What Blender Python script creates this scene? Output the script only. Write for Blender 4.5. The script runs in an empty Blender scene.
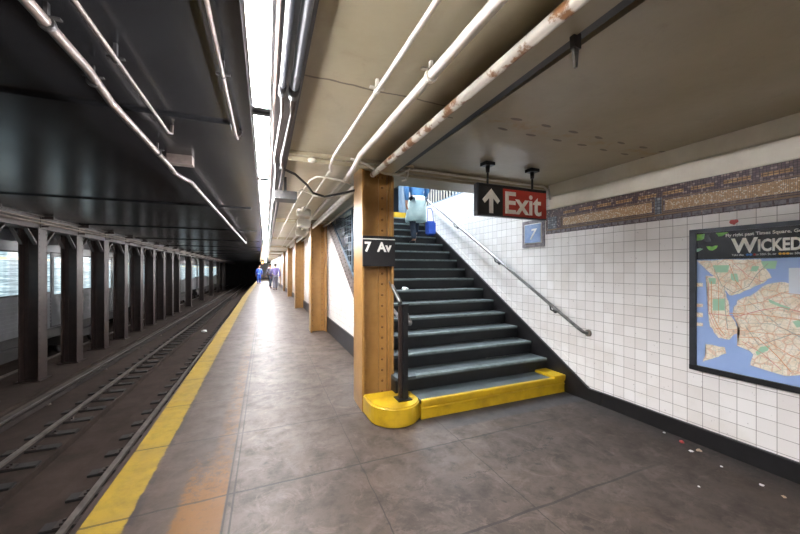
import bpy, bmesh, math, random
from mathutils import Vector, Matrix
random.seed(7)
SC = bpy.context.scene
COL = SC.collection
PI = math.pi
# ------------------------------------------------------------------ camera
F = 335.0
TH = math.atan(142 / F)
cam = bpy.data.cameras.new('camera'); cam.sensor_width = 36; cam.lens = F / 800 * 36
cam.shift_y = 3 / 800; cam.clip_start = 0.05; cam.clip_end = 200
camo = bpy.data.objects.new('camera', cam); COL.objects.link(camo)
camo.location = (0, 0, 1.55); camo.rotation_euler = (PI / 2, 0, -TH)
SC.camera = camo
# ------------------------------------------------------------------ world, exposure
w = bpy.data.worlds.new('world'); SC.world = w; w.use_nodes = True
w.node_tree.nodes['Background'].inputs[0].default_value = (0.8, 0.82, 0.85, 1)
w.node_tree.nodes['Background'].inputs[1].default_value = 0.02
vs = SC.view_settings
vs.view_transform = 'Standard'; vs.look = 'None'; vs.gamma = 1; vs.use_curve_mapping = False
vs.exposure = 2.05
TUBE = 42.0        # emission of the platform tubes
MEZZ = 27.0        # emission of the mezzanine lamps
# platform / track direction is turned slightly from the tiled wall
DL = math.atan(142 / F) - math.atan(134 / F)
CD, SD = math.cos(DL), math.sin(DL)
def T(x, y, z=0.0): return Vector((x * CD + y * SD, -x * SD + y * CD, z))
def fz(y): return 0.0 if y < 3.6 else min((y - 3.6) * 0.019, 0.27)   # the platform rises gently

# ------------------------------------------------------------------ materials
def lin(h):
    h = h.lstrip('#'); v = [int(h[i:i + 2], 16) / 255 for i in (0, 2, 4)]
    return tuple((c / 12.92 if c <= 0.04045 else ((c + 0.055) / 1.055) ** 2.4) for c in v) + (1,)
class NT:
    def __init__(s, name):
        s.m = bpy.data.materials.new(name); s.m.use_nodes = True
        s.t = s.m.node_tree; s.b = s.t.nodes['Principled BSDF']
    def n(s, typ, **kw):
        nd = s.t.nodes.new(typ)
        for k, v in kw.items():
            if k.startswith('i_'):
                nd.inputs[k[2:].replace('_', ' ')].default_value = v
            else: setattr(nd, k, v)
        return nd
    def l(s, a, b): s.t.links.new(a, b)
    def math(s, op, a, b=None, c=None):
        nd = s.t.nodes.new('ShaderNodeMath'); nd.operation = op
        for i, v in enumerate((a, b, c)):
            if v is None: continue
            if isinstance(v, (int, float)): nd.inputs[i].default_value = v
            else: s.l(v, nd.inputs[i])
        return nd.outputs[0]
    def mix(s, f, a, b):
        nd = s.t.nodes.new('ShaderNodeMix'); nd.data_type = 'RGBA'
        for v, i in ((f, 0), (a, 6), (b, 7)):
            if isinstance(v, (int, float)): nd.inputs[i].default_value = v
            elif isinstance(v, tuple): nd.inputs[i].default_value = v
            else: s.l(v, nd.inputs[i])
        return nd.outputs[2]
    def noise(s, scale, detail=4, rough=0.55, vec=None, dist=0):
        nd = s.n('ShaderNodeTexNoise'); nd.inputs['Scale'].default_value = scale
        nd.inputs['Detail'].default_value = detail; nd.inputs['Roughness'].default_value = rough
        nd.inputs['Distortion'].default_value = dist
        if vec is not None: s.l(vec, nd.inputs['Vector'])
        return nd.outputs['Fac']
    def ramp(s, v, a, b):
        nd = s.n('ShaderNodeMapRange'); s.l(v, nd.inputs[0])
        nd.inputs[1].default_value = a; nd.inputs[2].default_value = b
        return nd.outputs[0]
    def obj(s): return s.n('ShaderNodeTexCoord').outputs['Object']
    def xyz(s, vec):
        nd = s.n('ShaderNodeSeparateXYZ'); s.l(vec, nd.inputs[0]); return nd.outputs
    def comb(s, x, y, z=0.0):
        nd = s.n('ShaderNodeCombineXYZ')
        for i, v in enumerate((x, y, z)):
            if isinstance(v, (int, float)): nd.inputs[i].default_value = v
            else: s.l(v, nd.inputs[i])
        return nd.outputs[0]
    def bump(s, h, dist=0.002, st=0.5):
        nd = s.n('ShaderNodeBump'); nd.inputs['Distance'].default_value = dist; nd.inputs['Strength'].default_value = st
        s.l(h, nd.inputs['Height']); s.l(nd.outputs[0], s.b.inputs['Normal'])
def simple(name, col, col2=None, rough=0.5, metal=0.0, scale=6, bump=0.0, emit=None, es=0.0, thr=(0.35, 0.65), rr=0.0, detail=5):
    k = NT(name); k.b.inputs['Roughness'].default_value = rough; k.b.inputs['Metallic'].default_value = metal
    k.b.inputs['Base Color'].default_value = lin(col)
    if col2:
        nz = k.noise(scale, detail, 0.6, k.obj())
        k.l(k.mix(k.ramp(nz, *thr), lin(col), lin(col2)), k.b.inputs['Base Color'])
        if bump: k.bump(nz, bump)
        if rr: k.l(k.math('MULTIPLY_ADD', nz, rr, rough - rr / 2), k.b.inputs['Roughness'])
    if emit:
        k.b.inputs['Emission Color'].default_value = lin(emit); k.b.inputs['Emission Strength'].default_value = es
    return k.m
def tile_mat(name, a='y', tint='#f0ece8', mortar='#958c82', pitch=(0.1157, 0.1125), off=(0.03, 0.008), msize=0.019):
    k = NT(name); o = k.xyz(k.obj()); u = o[1] if a == 'y' else o[0]
    uu = k.math('DIVIDE', k.math('ADD', u, off[0] + 50), pitch[0]); vv = k.math('DIVIDE', k.math('ADD', o[2], off[1] + 50), pitch[1])
    v = k.comb(uu, vv)
    br = k.n('ShaderNodeTexBrick'); br.offset = 0; br.squash = 1; k.l(v, br.inputs['Vector'])
    br.inputs['Scale'].default_value = 1; br.inputs['Brick Width'].default_value = 1; br.inputs['Row Height'].default_value = 1
    br.inputs['Mortar Size'].default_value = msize; br.inputs['Mortar Smooth'].default_value = 0.25; br.inputs['Bias'].default_value = 0
    wn = k.n('ShaderNodeTexWhiteNoise'); k.l(k.comb(k.math('FLOOR', uu), k.math('FLOOR', vv)), wn.inputs['Vector'])
    c = k.mix(wn.outputs['Value'], lin(tint), lin('#e6e0db'))
    st = k.noise(2.3, 6, 0.65, k.obj()); c = k.mix(k.math('MULTIPLY', k.ramp(st, 0.5, 0.75), 0.35), c, lin('#c9bfae'))
    sp = k.noise(42, 2, 0.5, k.obj()); c = k.mix(k.math('MULTIPLY', k.ramp(sp, 0.72, 0.76), 0.5), c, lin('#6d5a4a'))
    mc = k.mix(k.ramp(k.noise(3, 4, 0.6, k.obj()), 0.35, 0.7), lin(mortar), lin('#756a60'))
    k.l(k.mix(br.outputs['Fac'], c, mc), k.b.inputs['Base Color'])
    k.l(k.math('MULTIPLY_ADD', br.outputs['Fac'], 0.5, 0.22), k.b.inputs['Roughness'])
    h = k.math('SUBTRACT', k.math('MULTIPLY', wn.outputs['Value'], 0.25), br.outputs['Fac'])
    k.bump(h, 0.002, 0.35)
    return k.m
def floor_mat():
    k = NT('platform_concrete'); o = k.obj()
    mp = k.n('ShaderNodeMapping'); k.l(o, mp.inputs[0]); mp.inputs['Rotation'].default_value = (0, 0, DL)
    t = k.xyz(mp.outputs[0]); wv = k.xyz(o)
    big = k.noise(0.9, 6, 0.65, o, 0.4); med = k.noise(5, 8, 0.7, o); fine = k.noise(60, 3, 0.6, o)
    c = k.mix(k.ramp(big, 0.35, 0.65), lin('#51443b'), lin('#6a5d54'))
    c = k.mix(k.math('MULTIPLY', k.ramp(med, 0.45, 0.66), 0.8), c, lin('#3b2f28'))
    c = k.mix(k.math('MULTIPLY', k.ramp(k.noise(15, 9, 0.8, o, 0.6), 0.52, 0.64), 0.5), c, lin('#3a2f2a'))
    c = k.mix(k.math('MULTIPLY', k.ramp(k.noise(3.4, 9, 0.8, o, 1.4), 0.52, 0.64), 0.45), c, lin('#8b7a70'))
    c = k.mix(k.math('MULTIPLY', k.ramp(k.noise(2.1, 7, 0.7, o, 1.0), 0.52, 0.7), 0.5), c, lin('#756353'))
    c = k.mix(k.math('MULTIPLY', k.ramp(k.noise(7.5, 2, 0.5, o), 0.68, 0.72), 0.6), c, lin('#2b2523'))
    # browner and darker towards the tiled wall, worn grey scuffs along its base
    c = k.mix(k.math('MULTIPLY', k.ramp(wv[0], 1.7, 3.2), 0.62), c, lin('#33261e'))
    wl = k.math('MULTIPLY', k.ramp(k.math('ADD', wv[0], k.math('MULTIPLY', big, 0.3)), 3.42, 3.7), 0.6)
    c = k.mix(wl, c, lin('#3f3d3c'))
    c = k.mix(k.math('MULTIPLY', k.math('MULTIPLY', k.ramp(wv[0], 3.1, 3.5), k.ramp(k.noise(34, 6, 0.8, o), 0.55, 0.68)), 0.55), c, lin('#7a6c60'))
    c = k.mix(k.math('MULTIPLY', k.ramp(k.noise(1.7, 9, 0.75, mp.outputs[0], 2.0), 0.54, 0.62), 0.28), c, lin('#81756c'))
    # greyish painted band in front of the stairs
    band = k.math('MULTIPLY', k.math('MULTIPLY', k.ramp(wv[1], 2.80, 2.84), k.ramp(wv[0], 1.45, 1.7)), k.ramp(wv[1], 3.4, 3.3))
    c = k.mix(k.math('MULTIPLY', band, 0.65), c, lin('#45474a'))
    # orange-brown strip and worn orange paint (inside the yellow one)
    z1 = k.math('MULTIPLY', k.ramp(t[0], -0.86, -0.8), k.ramp(t[0], -0.22, -0.24))
    c = k.mix(k.math('MULTIPLY', z1, 0.55), c, lin('#43362f'))
    ox = k.math('ADD', t[0], k.math('MULTIPLY', k.math('SUBTRACT', med, 0.5), 0.22))
    ora = k.math('MULTIPLY', k.ramp(ox, -0.56, -0.53), k.ramp(t[0], -0.25, -0.26))
    fade = k.ramp(t[1], 3.4, 2.5)
    keep = k.ramp(k.math('ADD', k.noise(19, 9, 0.85, o), k.math('MULTIPLY', fade, 0.26)), 0.60, 0.72)
    c = k.mix(k.math('MULTIPLY', k.math('MULTIPLY', ora, keep), 0.85), c, lin('#80561e'))
    keep2 = k.math('MULTIPLY', k.ramp(t[0], -0.42, -0.36), k.math('MULTIPLY', k.ramp(t[0], -0.25, -0.26), k.ramp(k.noise(14, 8, 0.8, o), 0.42, 0.6)))
    c = k.mix(k.math('MULTIPLY', k.math('MULTIPLY', keep2, k.ramp(t[1], 12, 5)), 0.7), c, lin('#77501f'))
    # yellow safety stripe
    ye = k.math('ADD', t[0], k.math('MULTIPLY', k.math('SUBTRACT', k.noise(9, 5, 0.7, o), 0.5), 0.05))
    ym = k.math('MULTIPLY', k.ramp(ye, -0.790, -0.805), k.ramp(t[0], -1.06, -1.045))
    dirt = k.ramp(k.noise(7, 9, 0.8, o), 0.46, 0.68)
    yc = k.mix(k.math('MULTIPLY', dirt, 0.6), lin('#a08428'), lin('#574828'))
    yc = k.mix(k.math('MULTIPLY', k.ramp(k.noise(3.3, 5, 0.6, o), 0.45, 0.62), 0.35), yc, lin('#85693c'))
    c = k.mix(ym, c, yc)
    # dark ragged border of the yellow stripe
    dm = k.math('MULTIPLY', k.ramp(ye, -0.80, -0.79), k.ramp(ye, -0.74, -0.76))
    c = k.mix(k.math('MULTIPLY', dm, k.ramp(med, 0.45, 0.55)), c, lin('#3d3531'))
    # joints
    wob = k.math('MULTIPLY', k.math('SUBTRACT', k.noise(4, 3, 0.5, o), 0.5), 0.03)
    def line(v, at, hw):
        return k.math('LESS_THAN', k.math('ABSOLUTE', k.math('SUBTRACT', k.math('ADD', v, wob), at)), hw)
    js = None
    for v, at, hw in ((t[0], -0.245, 0.006), (t[0], -0.205, 0.006)):
        j = k.math('LESS_THAN', k.math('ABSOLUTE', k.math('SUBTRACT', v, at)), hw); js = j if js is None else k.math('MAXIMUM', js, j)
    gy = k.math('SUBTRACT', k.math('FRACT', k.math('DIVIDE', k.math('ADD', k.math('ADD', wv[1], wob), 50 * 0.93 - 1.66 + 0.465), 0.93)), 0.5)
    gyl = k.math('LESS_THAN', k.math('ABSOLUTE', gy), 0.010)
    gx = k.math('SUBTRACT', k.math('FRACT', k.math('DIVIDE', k.math('ADD', k.math('ADD', t[0], wob), 50 * 0.93 - 0.70 + 0.465), 0.93)), 0.5)
    gxl = k.math('MULTIPLY', k.math('LESS_THAN', k.math('ABSOLUTE', gx), 0.0045), k.math('MULTIPLY', k.ramp(wv[0], 0.2, 0.3), k.ramp(wv[0], 2.0, 1.9)))
    js = k.math('MAXIMUM', js, k.math('MAXIMUM', gxl, k.math('MULTIPLY', gyl, k.ramp(wv[0], 3.1, 2.6))))
    # a jagged crack
    cw = k.math('MULTIPLY', k.math('SUBTRACT', k.noise(3.2, 8, 0.7, o), 0.5), 0.5)
    cr = k.math('LESS_THAN', k.math('ABSOLUTE', k.math('SUBTRACT', k.math('ADD', k.math('SUBTRACT', wv[1], k.math('MULTIPLY', wv[0], 0.16)), cw), 1.86)), 0.006)
    cr = k.math('MULTIPLY', cr, k.math('MULTIPLY', k.ramp(wv[0], 1.3, 1.35), k.ramp(wv[0], 2.55, 2.5)))
    js = k.math('MAXIMUM', js, cr)
    c = k.mix(k.math('MULTIPLY', js, 0.75), c, lin('#2f2825'))
    k.l(c, k.b.inputs['Base Color'])
    r = k.math('MULTIPLY_ADD', med, 0.35, 0.32); r = k.math('ADD', r, k.math('MULTIPLY', k.ramp(wv[0], 1.5, 3), 0.15))
    k.l(r, k.b.inputs['Roughness'])
    k.bump(k.math('SUBTRACT', k.math('ADD', k.math('MULTIPLY', fine, 0.3), med), k.math('MULTIPLY', js, 2)), 0.003, 0.35)
    return k.m
def ceil_mat():
    k = NT('glossy_cream_ceiling_paint'); o = k.obj(); s = k.xyz(o)
    c = k.mix(k.ramp(k.noise(1.1, 6, 0.6, o), 0.35, 0.68), lin('#a3987e'), lin('#b4a98f'))
    c = k.mix(k.math('MULTIPLY', k.ramp(k.noise(6, 8, 0.7, o, 0.5), 0.55, 0.7), 0.3), c, lin('#8c7f68'))
    # rust pits beside the panel joint on the right
    wob = k.math('MULTIPLY', k.math('SUBTRACT', k.noise(4, 3, 0.5, o), 0.5), 0.06)
    row = None
    for yc, ph in ((1.99, 0.5), (2.17, 0.43)):
        dy = k.math('DIVIDE', k.math('ABSOLUTE', k.math('SUBTRACT', k.math('ADD', s[1], wob), yc)), 0.018)
        fx = k.math('DIVIDE', k.math('ABSOLUTE', k.math('SUBTRACT', k.math('FRACT', k.math('ADD', k.math('DIVIDE', s[0], 0.30), ph)), 0.5)), 0.18)
        d = k.math('ADD', k.math('POWER', dy, 2.0), k.math('POWER', fx, 2.0))
        m = k.math('LESS_THAN', d, 1.0); row = m if row is None else k.math('MAXIMUM', row, m)
    row = k.math('MULTIPLY', row, k.math('GREATER_THAN', s[0], 1.75))
    halo = k.math('MULTIPLY', k.math('MULTIPLY', k.ramp(k.math('ABSOLUTE', k.math('SUBTRACT', k.math('ADD', s[1], wob), 2.07)), 0.09, 0.0), k.math('GREATER_THAN', s[0], 1.6)), k.ramp(k.noise(9, 5, 0.7, o), 0.45, 0.6))
    c = k.mix(k.math('MULTIPLY', halo, 0.7), c, lin('#a98a52'))
    c = k.mix(k.math('MULTIPLY', row, 0.8), c, lin('#4a3a2b'))
    # cross joints of the plates left of the girder
    jt = k.math('LESS_THAN', k.math('ABSOLUTE', k.math('SUBTRACT', k.math('ADD', s[1], wob), 2.02)), 0.008)
    jt = k.math('MULTIPLY', jt, k.math('LESS_THAN', s[0], 1.2))
    c = k.mix(k.math('MULTIPLY', jt, 0.75), c, lin('#3b2f25'))
    k.l(c, k.b.inputs['Base Color'])
    k.b.inputs['Roughness'].default_value = 0.3
    k.bump(k.math('ADD', k.noise(3, 3, 0.5, o), k.math('MULTIPLY', k.noise(26, 3, 0.5, o), 0.08)), 0.012, 0.5)
    return k.m
def mosaic(name, cols, cell, mort='#2b2427'):
    k = NT(name); o = k.xyz(k.obj())
    uu = k.math('DIVIDE', k.math('ADD', o[1], 50), cell); vv = k.math('DIVIDE', k.math('ADD', o[2], 50), cell)
    wn = k.n('ShaderNodeTexWhiteNoise'); k.l(k.comb(k.math('FLOOR', uu), k.math('FLOOR', vv)), wn.inputs['Vector'])
    c = k.mix(wn.outputs['Value'], lin(cols[0]), lin(cols[1]))
    c = k.mix(k.math('GREATER_THAN', wn.outputs['Value'], 0.8), c, lin(cols[2]))
    ex = k.math('MAXIMUM', k.math('ABSOLUTE', k.math('SUBTRACT', k.math('FRACT', uu), 0.5)), k.math('ABSOLUTE', k.math('SUBTRACT', k.math('FRACT', vv), 0.5)))
    c = k.mix(k.math('GREATER_THAN', ex, 0.42), c, lin(mort))
    k.l(c, k.b.inputs['Base Color']); k.b.inputs['Roughness'].default_value = 0.35
    return k.m
M = {}
M['floor'] = floor_mat(); M['ceil'] = ceil_mat()
M['tile'] = tile_mat('white_glazed_wall_tile'); M['tile_x'] = tile_mat('white_glazed_wall_tile_cross', 'x')
M['slab'] = simple('stained_slab_edge', '#4a4039', '#2a2320', 0.7, 0, 3, 0.01)
M['ochre'] = simple('ochre_enamel_steel', '#b3864a', '#a37840', 0.33, 0, 5, 0.002, rr=0.1)
M['ochre_rivet'] = simple('ochre_rivet_heads', '#6b4520', '#7d5526', 0.4, 0, 30)
M['black_ceiling'] = simple('black_gloss_ceiling_paint', '#1a1a1c', '#242426', 0.24, 0, 1.6, 0.006, rr=0.12)
M['black_steel'] = simple('dark_grey_steel', '#2b2a2b', '#3b3836', 0.4, 0, 6, 0.002)
M['brown_steel'] = simple('brown_black_painted_steel', '#281c18', '#3a2b26', 0.5, 0, 4, 0.003)
M['trackbed'] = simple('sooty_trackbed_concrete', '#2b201a', '#41342d', 0.95, 0, 2.2, 0.02, detail=10)
M['timber'] = simple('tarred_timber', '#0d0b0a', '#17120f', 0.8, 0, 9, 0.004)
M['rail'] = simple('worn_rail_steel', '#5c544e', '#766e67', 0.35, 0.4, 8)
M['rail_web'] = simple('rusty_rail_web', '#1f1714', '#2e2420', 0.7, 0.2, 10)
M['cover'] = simple('grey_protection_board', '#8a7d72', '#5d534c', 0.6, 0, 3)
M['pink_pipe'] = simple('dusty_galvanised_pipe', '#85766f', '#62554f', 0.38, 0.1, 9)
M['cream_pipe'] = simple('cream_painted_pipe', '#f0eade', '#d8cfbf', 0.35, 0, 9)
M['rust_pipe'] = simple('flaking_cream_pipe_with_rust', '#e6dccb', '#8f6035', 0.5, 0, 9, 0.004, thr=(0.50, 0.56), detail=8)
M['grey_conduit'] = simple('grey_plastic_conduit', '#383a42', '#2e3036', 0.42, 0, 8)
M['black'] = simple('black_paint', '#0e0e0f', '#1a1a1b', 0.35, 0, 12)
M['sign_black'] = simple('black_enamel_sign_face', '#1b1b1c', '#232223', 0.35, 0, 5)
M['sign_grey'] = simple('dark_grey_sign_face', '#34363a', '#3f4044', 0.3, 0, 5)
M['sign_red'] = simple('red_enamel_sign_face', '#ab2f22', '#b4382a', 0.35, 0, 5)
M['sign_white'] = simple('white_sign_lettering', '#f4f0e8', '#e6e2d8', 0.5, 0, 20)
M['yellow'] = simple('thick_yellow_paint', '#d3ac20', '#b08a1c', 0.35, 0, 7, 0.003, thr=(0.45, 0.75))
M['tread'] = simple('worn_grey_stair_tread', '#3a4244', '#4d5658', 0.6, 0, 4, 0.003)
M['stringer'] = simple('grey_brown_worn_steel', '#6e625c', '#544a46', 0.5, 0, 6, 0.004)
M['nosing'] = simple('pale_steel_nosing', '#8b9896', '#6c7877', 0.45, 0.2, 12)
M['riser'] = simple('black_painted_riser', '#0c0d0e', '#14171a', 0.45, 0, 7)
M['skirt'] = simple('black_glazed_skirting', '#1d1b1c', '#2b2829', 0.4, 0, 5)
M['skirt_grey'] = simple('grey_black_skirting', '#39383c', '#2b2a2d', 0.5, 0, 5)
M['steel'] = simple('brushed_handrail_steel', '#8c8b89', '#6f6d6a', 0.3, 0.85, 14)
M['plaster'] = simple('cream_plaster_band', '#efe8d8', '#dcd3c2', 0.45, 0, 2.2, 0.01)
M['mos_dark'] = mosaic('dark_plum_mosaic', ('#5a484e', '#7a635d', '#a08a83'), 0.02)
M['mos_tan'] = mosaic('tan_speckled_mosaic', ('#dcb48a', '#bd9566', '#f4e2c4'), 0.011, '#5f4a38')
M['mos_ochre'] = mosaic('ochre_brick_mosaic', ('#b88c60', '#9c744e', '#cfa574'), 0.03, '#3b2d26')
M['mos_grey'] = mosaic('grey_blue_mosaic', ('#7d808a', '#62646e', '#9a9aa0'), 0.03)
M['tan_line'] = simple('tan_glazed_strip', '#8f7257', '#7a604a', 0.4)
M['tile_blue'] = simple('cobalt_plaque_tile', '#7c9acb', '#98b0d4', 0.3, 0, 18)
M['plum_tile'] = simple('mottled_border_tile', '#5c5156', '#8c8486', 0.4, 0, 24)
M['frame_grey'] = simple('charcoal_metal_frame', '#42454b', '#393b40', 0.35, 0.3, 10)
M['frame_black'] = simple('black_rubber_frame', '#141415', '#1e1e20', 0.4)
M['water'] = simple('map_blue_print', '#a2bbe6', '#98b2e0', 0.35, 0, 3)
def land_mat():
    k = NT('map_cream_print'); o = k.obj()
    def vor(sc):
        v = k.n('ShaderNodeTexVoronoi'); v.feature = 'DISTANCE_TO_EDGE'; k.l(o, v.inputs['Vector']); v.inputs['Scale'].default_value = sc
        return k.math('LESS_THAN', v.outputs['Distance'], 0.045)
    c = k.mix(k.ramp(k.noise(14, 4, 0.6, o), 0.4, 0.6), lin('#faf0e0'), lin('#efdfc6'))
    c = k.mix(k.math('MULTIPLY', vor(13), 0.45), c, lin('#d99d6e'))
    c = k.mix(k.math('MULTIPLY', vor(21), 0.35), c, lin('#b9b7a2'))
    c = k.mix(k.math('MULTIPLY', k.ramp(k.noise(75, 2, 0.5, o), 0.6, 0.66), 0.4), c, lin('#7f8f9a'))
    k.l(c, k.b.inputs['Base Color']); k.b.inputs['Roughness'].default_value = 0.35
    return k.m
M['land'] = land_mat()
M['park'] = simple('map_green_print', '#a3cfae', '#b0d6b6', 0.35, 0, 12)
M['route_o'] = simple('map_orange_print', '#d99a6c', None, 0.35)
M['route_g'] = simple('map_grey_print', '#a8a79c', None, 0.35)
M['route_r'] = simple('map_red_print', '#d58a80', None, 0.35)
M['print_black'] = simple('black_glossy_print', '#17181c', '#1f2026', 0.22, 0, 2)
M['lime'] = simple('lime_green_print', '#86c83a', '#5fa347', 0.35, 0, 20)
M['legend'] = simple('map_white_print', '#e6ecf2', '#dfe5ee', 0.35, 0, 5)
M['dot_b'] = simple('blue_print', '#3f7fc4', None, 0.4); M['dot_r'] = simple('red_print', '#c9362f', None, 0.4)
M['dot_y'] = simple('amber_print', '#e0a52c', None, 0.4)
M['train'] = simple('stainless_car_body', '#8b8c90', '#6f7074', 0.38, 0.2, 1.3)
M['train_dark'] = simple('dark_underframe', '#1d1b1b', '#2a2726', 0.6, 0, 5)
M['far_wall'] = simple('sooty_tunnel_wall', '#1d1a19', '#2b2624', 0.8, 0, 2)
M['bluegrey'] = simple('blue_grey_painted_steel', '#6f808e', '#5e6e7d', 0.4, 0, 5)
M['mezz_wall'] = simple('pale_blue_grey_wall', '#3f4b58', '#333e4a', 0.4, 0, 1.5)
M['mezz_floor'] = simple('mezzanine_concrete', '#6f6d6a', '#56534f', 0.6, 0, 3)
M['drum'] = simple('cream_housing_paint', '#ebe6da', '#d9d2c4', 0.35, 0, 6)
M['paper'] = simple('white_paper', '#e9e9e6', '#d5d5d0', 0.7, 0, 30)
M['red_litter'] = simple('red_wrapper', '#b04540', None, 0.5)
M['tan_litter'] = simple('tan_wrapper', '#b09a80', None, 0.6)
M['skin'] = simple('skin', '#b58468', '#a9785d', 0.5, 0, 30)
M['skin_dark'] = simple('brown_skin', '#7a5440', '#6e4a38', 0.5, 0, 30)
M['hair'] = simple('dark_hair', '#1d1714', '#2b221c', 0.6, 0, 40)
M['cl_blue'] = simple('blue_jacket_cloth', '#3f6f9f', '#4d7fae', 0.8, 0, 12)
M['cl_mint'] = simple('pale_mint_cloth', '#cfe3e0', '#b9d3d2', 0.8, 0, 10)
M['cl_navy'] = simple('navy_cloth', '#1c2430', '#253040', 0.85, 0, 12)
M['cl_royal'] = simple('royal_blue_cloth', '#2c56b8', '#244aa4', 0.8, 0, 12)
M['cl_purple'] = simple('plum_cloth', '#5c5482', '#6a6292', 0.8, 0, 12)
M['cl_grey'] = simple('grey_cloth', '#6c6a78', '#5c5a66', 0.8, 0, 12)
def emitter(name, col, s):
    k = NT(name); k.b.inputs['Base Color'].default_value = lin(col)
    k.b.inputs['Emission Color'].default_value = lin(col); k.b.inputs['Emission Strength'].default_value = s
    return k.m
M['tube'] = emitter('lit_fluorescent_tube', '#fbfbff', TUBE)
M['mezz_tube'] = emitter('lit_cool_fluorescent_panel', '#e4f1ff', MEZZ)
M['orange_lamp'] = emitter('lit_orange_signal', '#ff8a3a', 6)
def train_window():
    k = NT('lit_train_window'); o = k.obj(); s = k.xyz(o)
    v = k.comb(k.math('MULTIPLY', s[1], 0.7), 0.0, k.math('MULTIPLY', s[2], 14.0))
    nz = k.noise(1.6, 4, 0.6, v); nv = k.noise(2.4, 3, 0.5, k.comb(s[1], 0.0, 0.0))
    c = k.mix(k.ramp(nz, 0.35, 0.65), lin('#3e5560'), lin('#b9cdd2'))
    c = k.mix(k.math('MULTIPLY', k.ramp(nv, 0.45, 0.6), 0.6), c, lin('#59656c'))
    am = k.math('MULTIPLY', k.math('GREATER_THAN', s[2], 1.80), k.math('LESS_THAN', s[2], 1.85))
    c = k.mix(k.math('MULTIPLY', am, k.ramp(nv, 0.6, 0.4)), c, lin('#ffe08a'))
    k.l(c, k.b.inputs['Emission Color']); k.b.inputs['Emission Strength'].default_value = 0.6
    k.b.inputs['Base Color'].default_value = lin('#20282c'); k.b.inputs['Roughness'].default_value = 0.12
    return k.m
M['train_glass'] = train_window()

def tone(m, k):       # scale every base colour constant of a material
    for nd in m.node_tree.nodes:
        if nd.bl_idname == 'ShaderNodeMix':
            for i in (6, 7):
                if not nd.inputs[i].is_linked:
                    c = nd.inputs[i].default_value; nd.inputs[i].default_value = (c[0] * k, c[1] * k, c[2] * k, 1)
        elif nd.bl_idname == 'ShaderNodeBsdfPrincipled' and not nd.inputs['Base Color'].is_linked:
            c = nd.inputs['Base Color'].default_value; nd.inputs['Base Color'].default_value = (c[0] * k, c[1] * k, c[2] * k, 1)
for k_, v_ in (('floor', .70), ('ceil', 1.05), ('black_ceiling', .8), ('ochre', .86), ('yellow', .82), ('trackbed', .78), ('brown_steel', .82), ('cream_pipe', .85), ('rust_pipe', .8), ('skirt', .6), ('skirt_grey', .7),
               ('pink_pipe', .7), ('grey_conduit', .8), ('train', .8), ('drum', .85), ('tread', .9), ('tile_blue', .9), ('nosing', .9), ('black_steel', .8)): tone(M[k_], v_ * 0.87)
M['floor'].node_tree.nodes['Principled BSDF'].inputs['Specular IOR Level'].default_value = 0.32
M['trackbed'].node_tree.nodes['Principled BSDF'].inputs['Specular IOR Level'].default_value = 0.2

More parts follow.
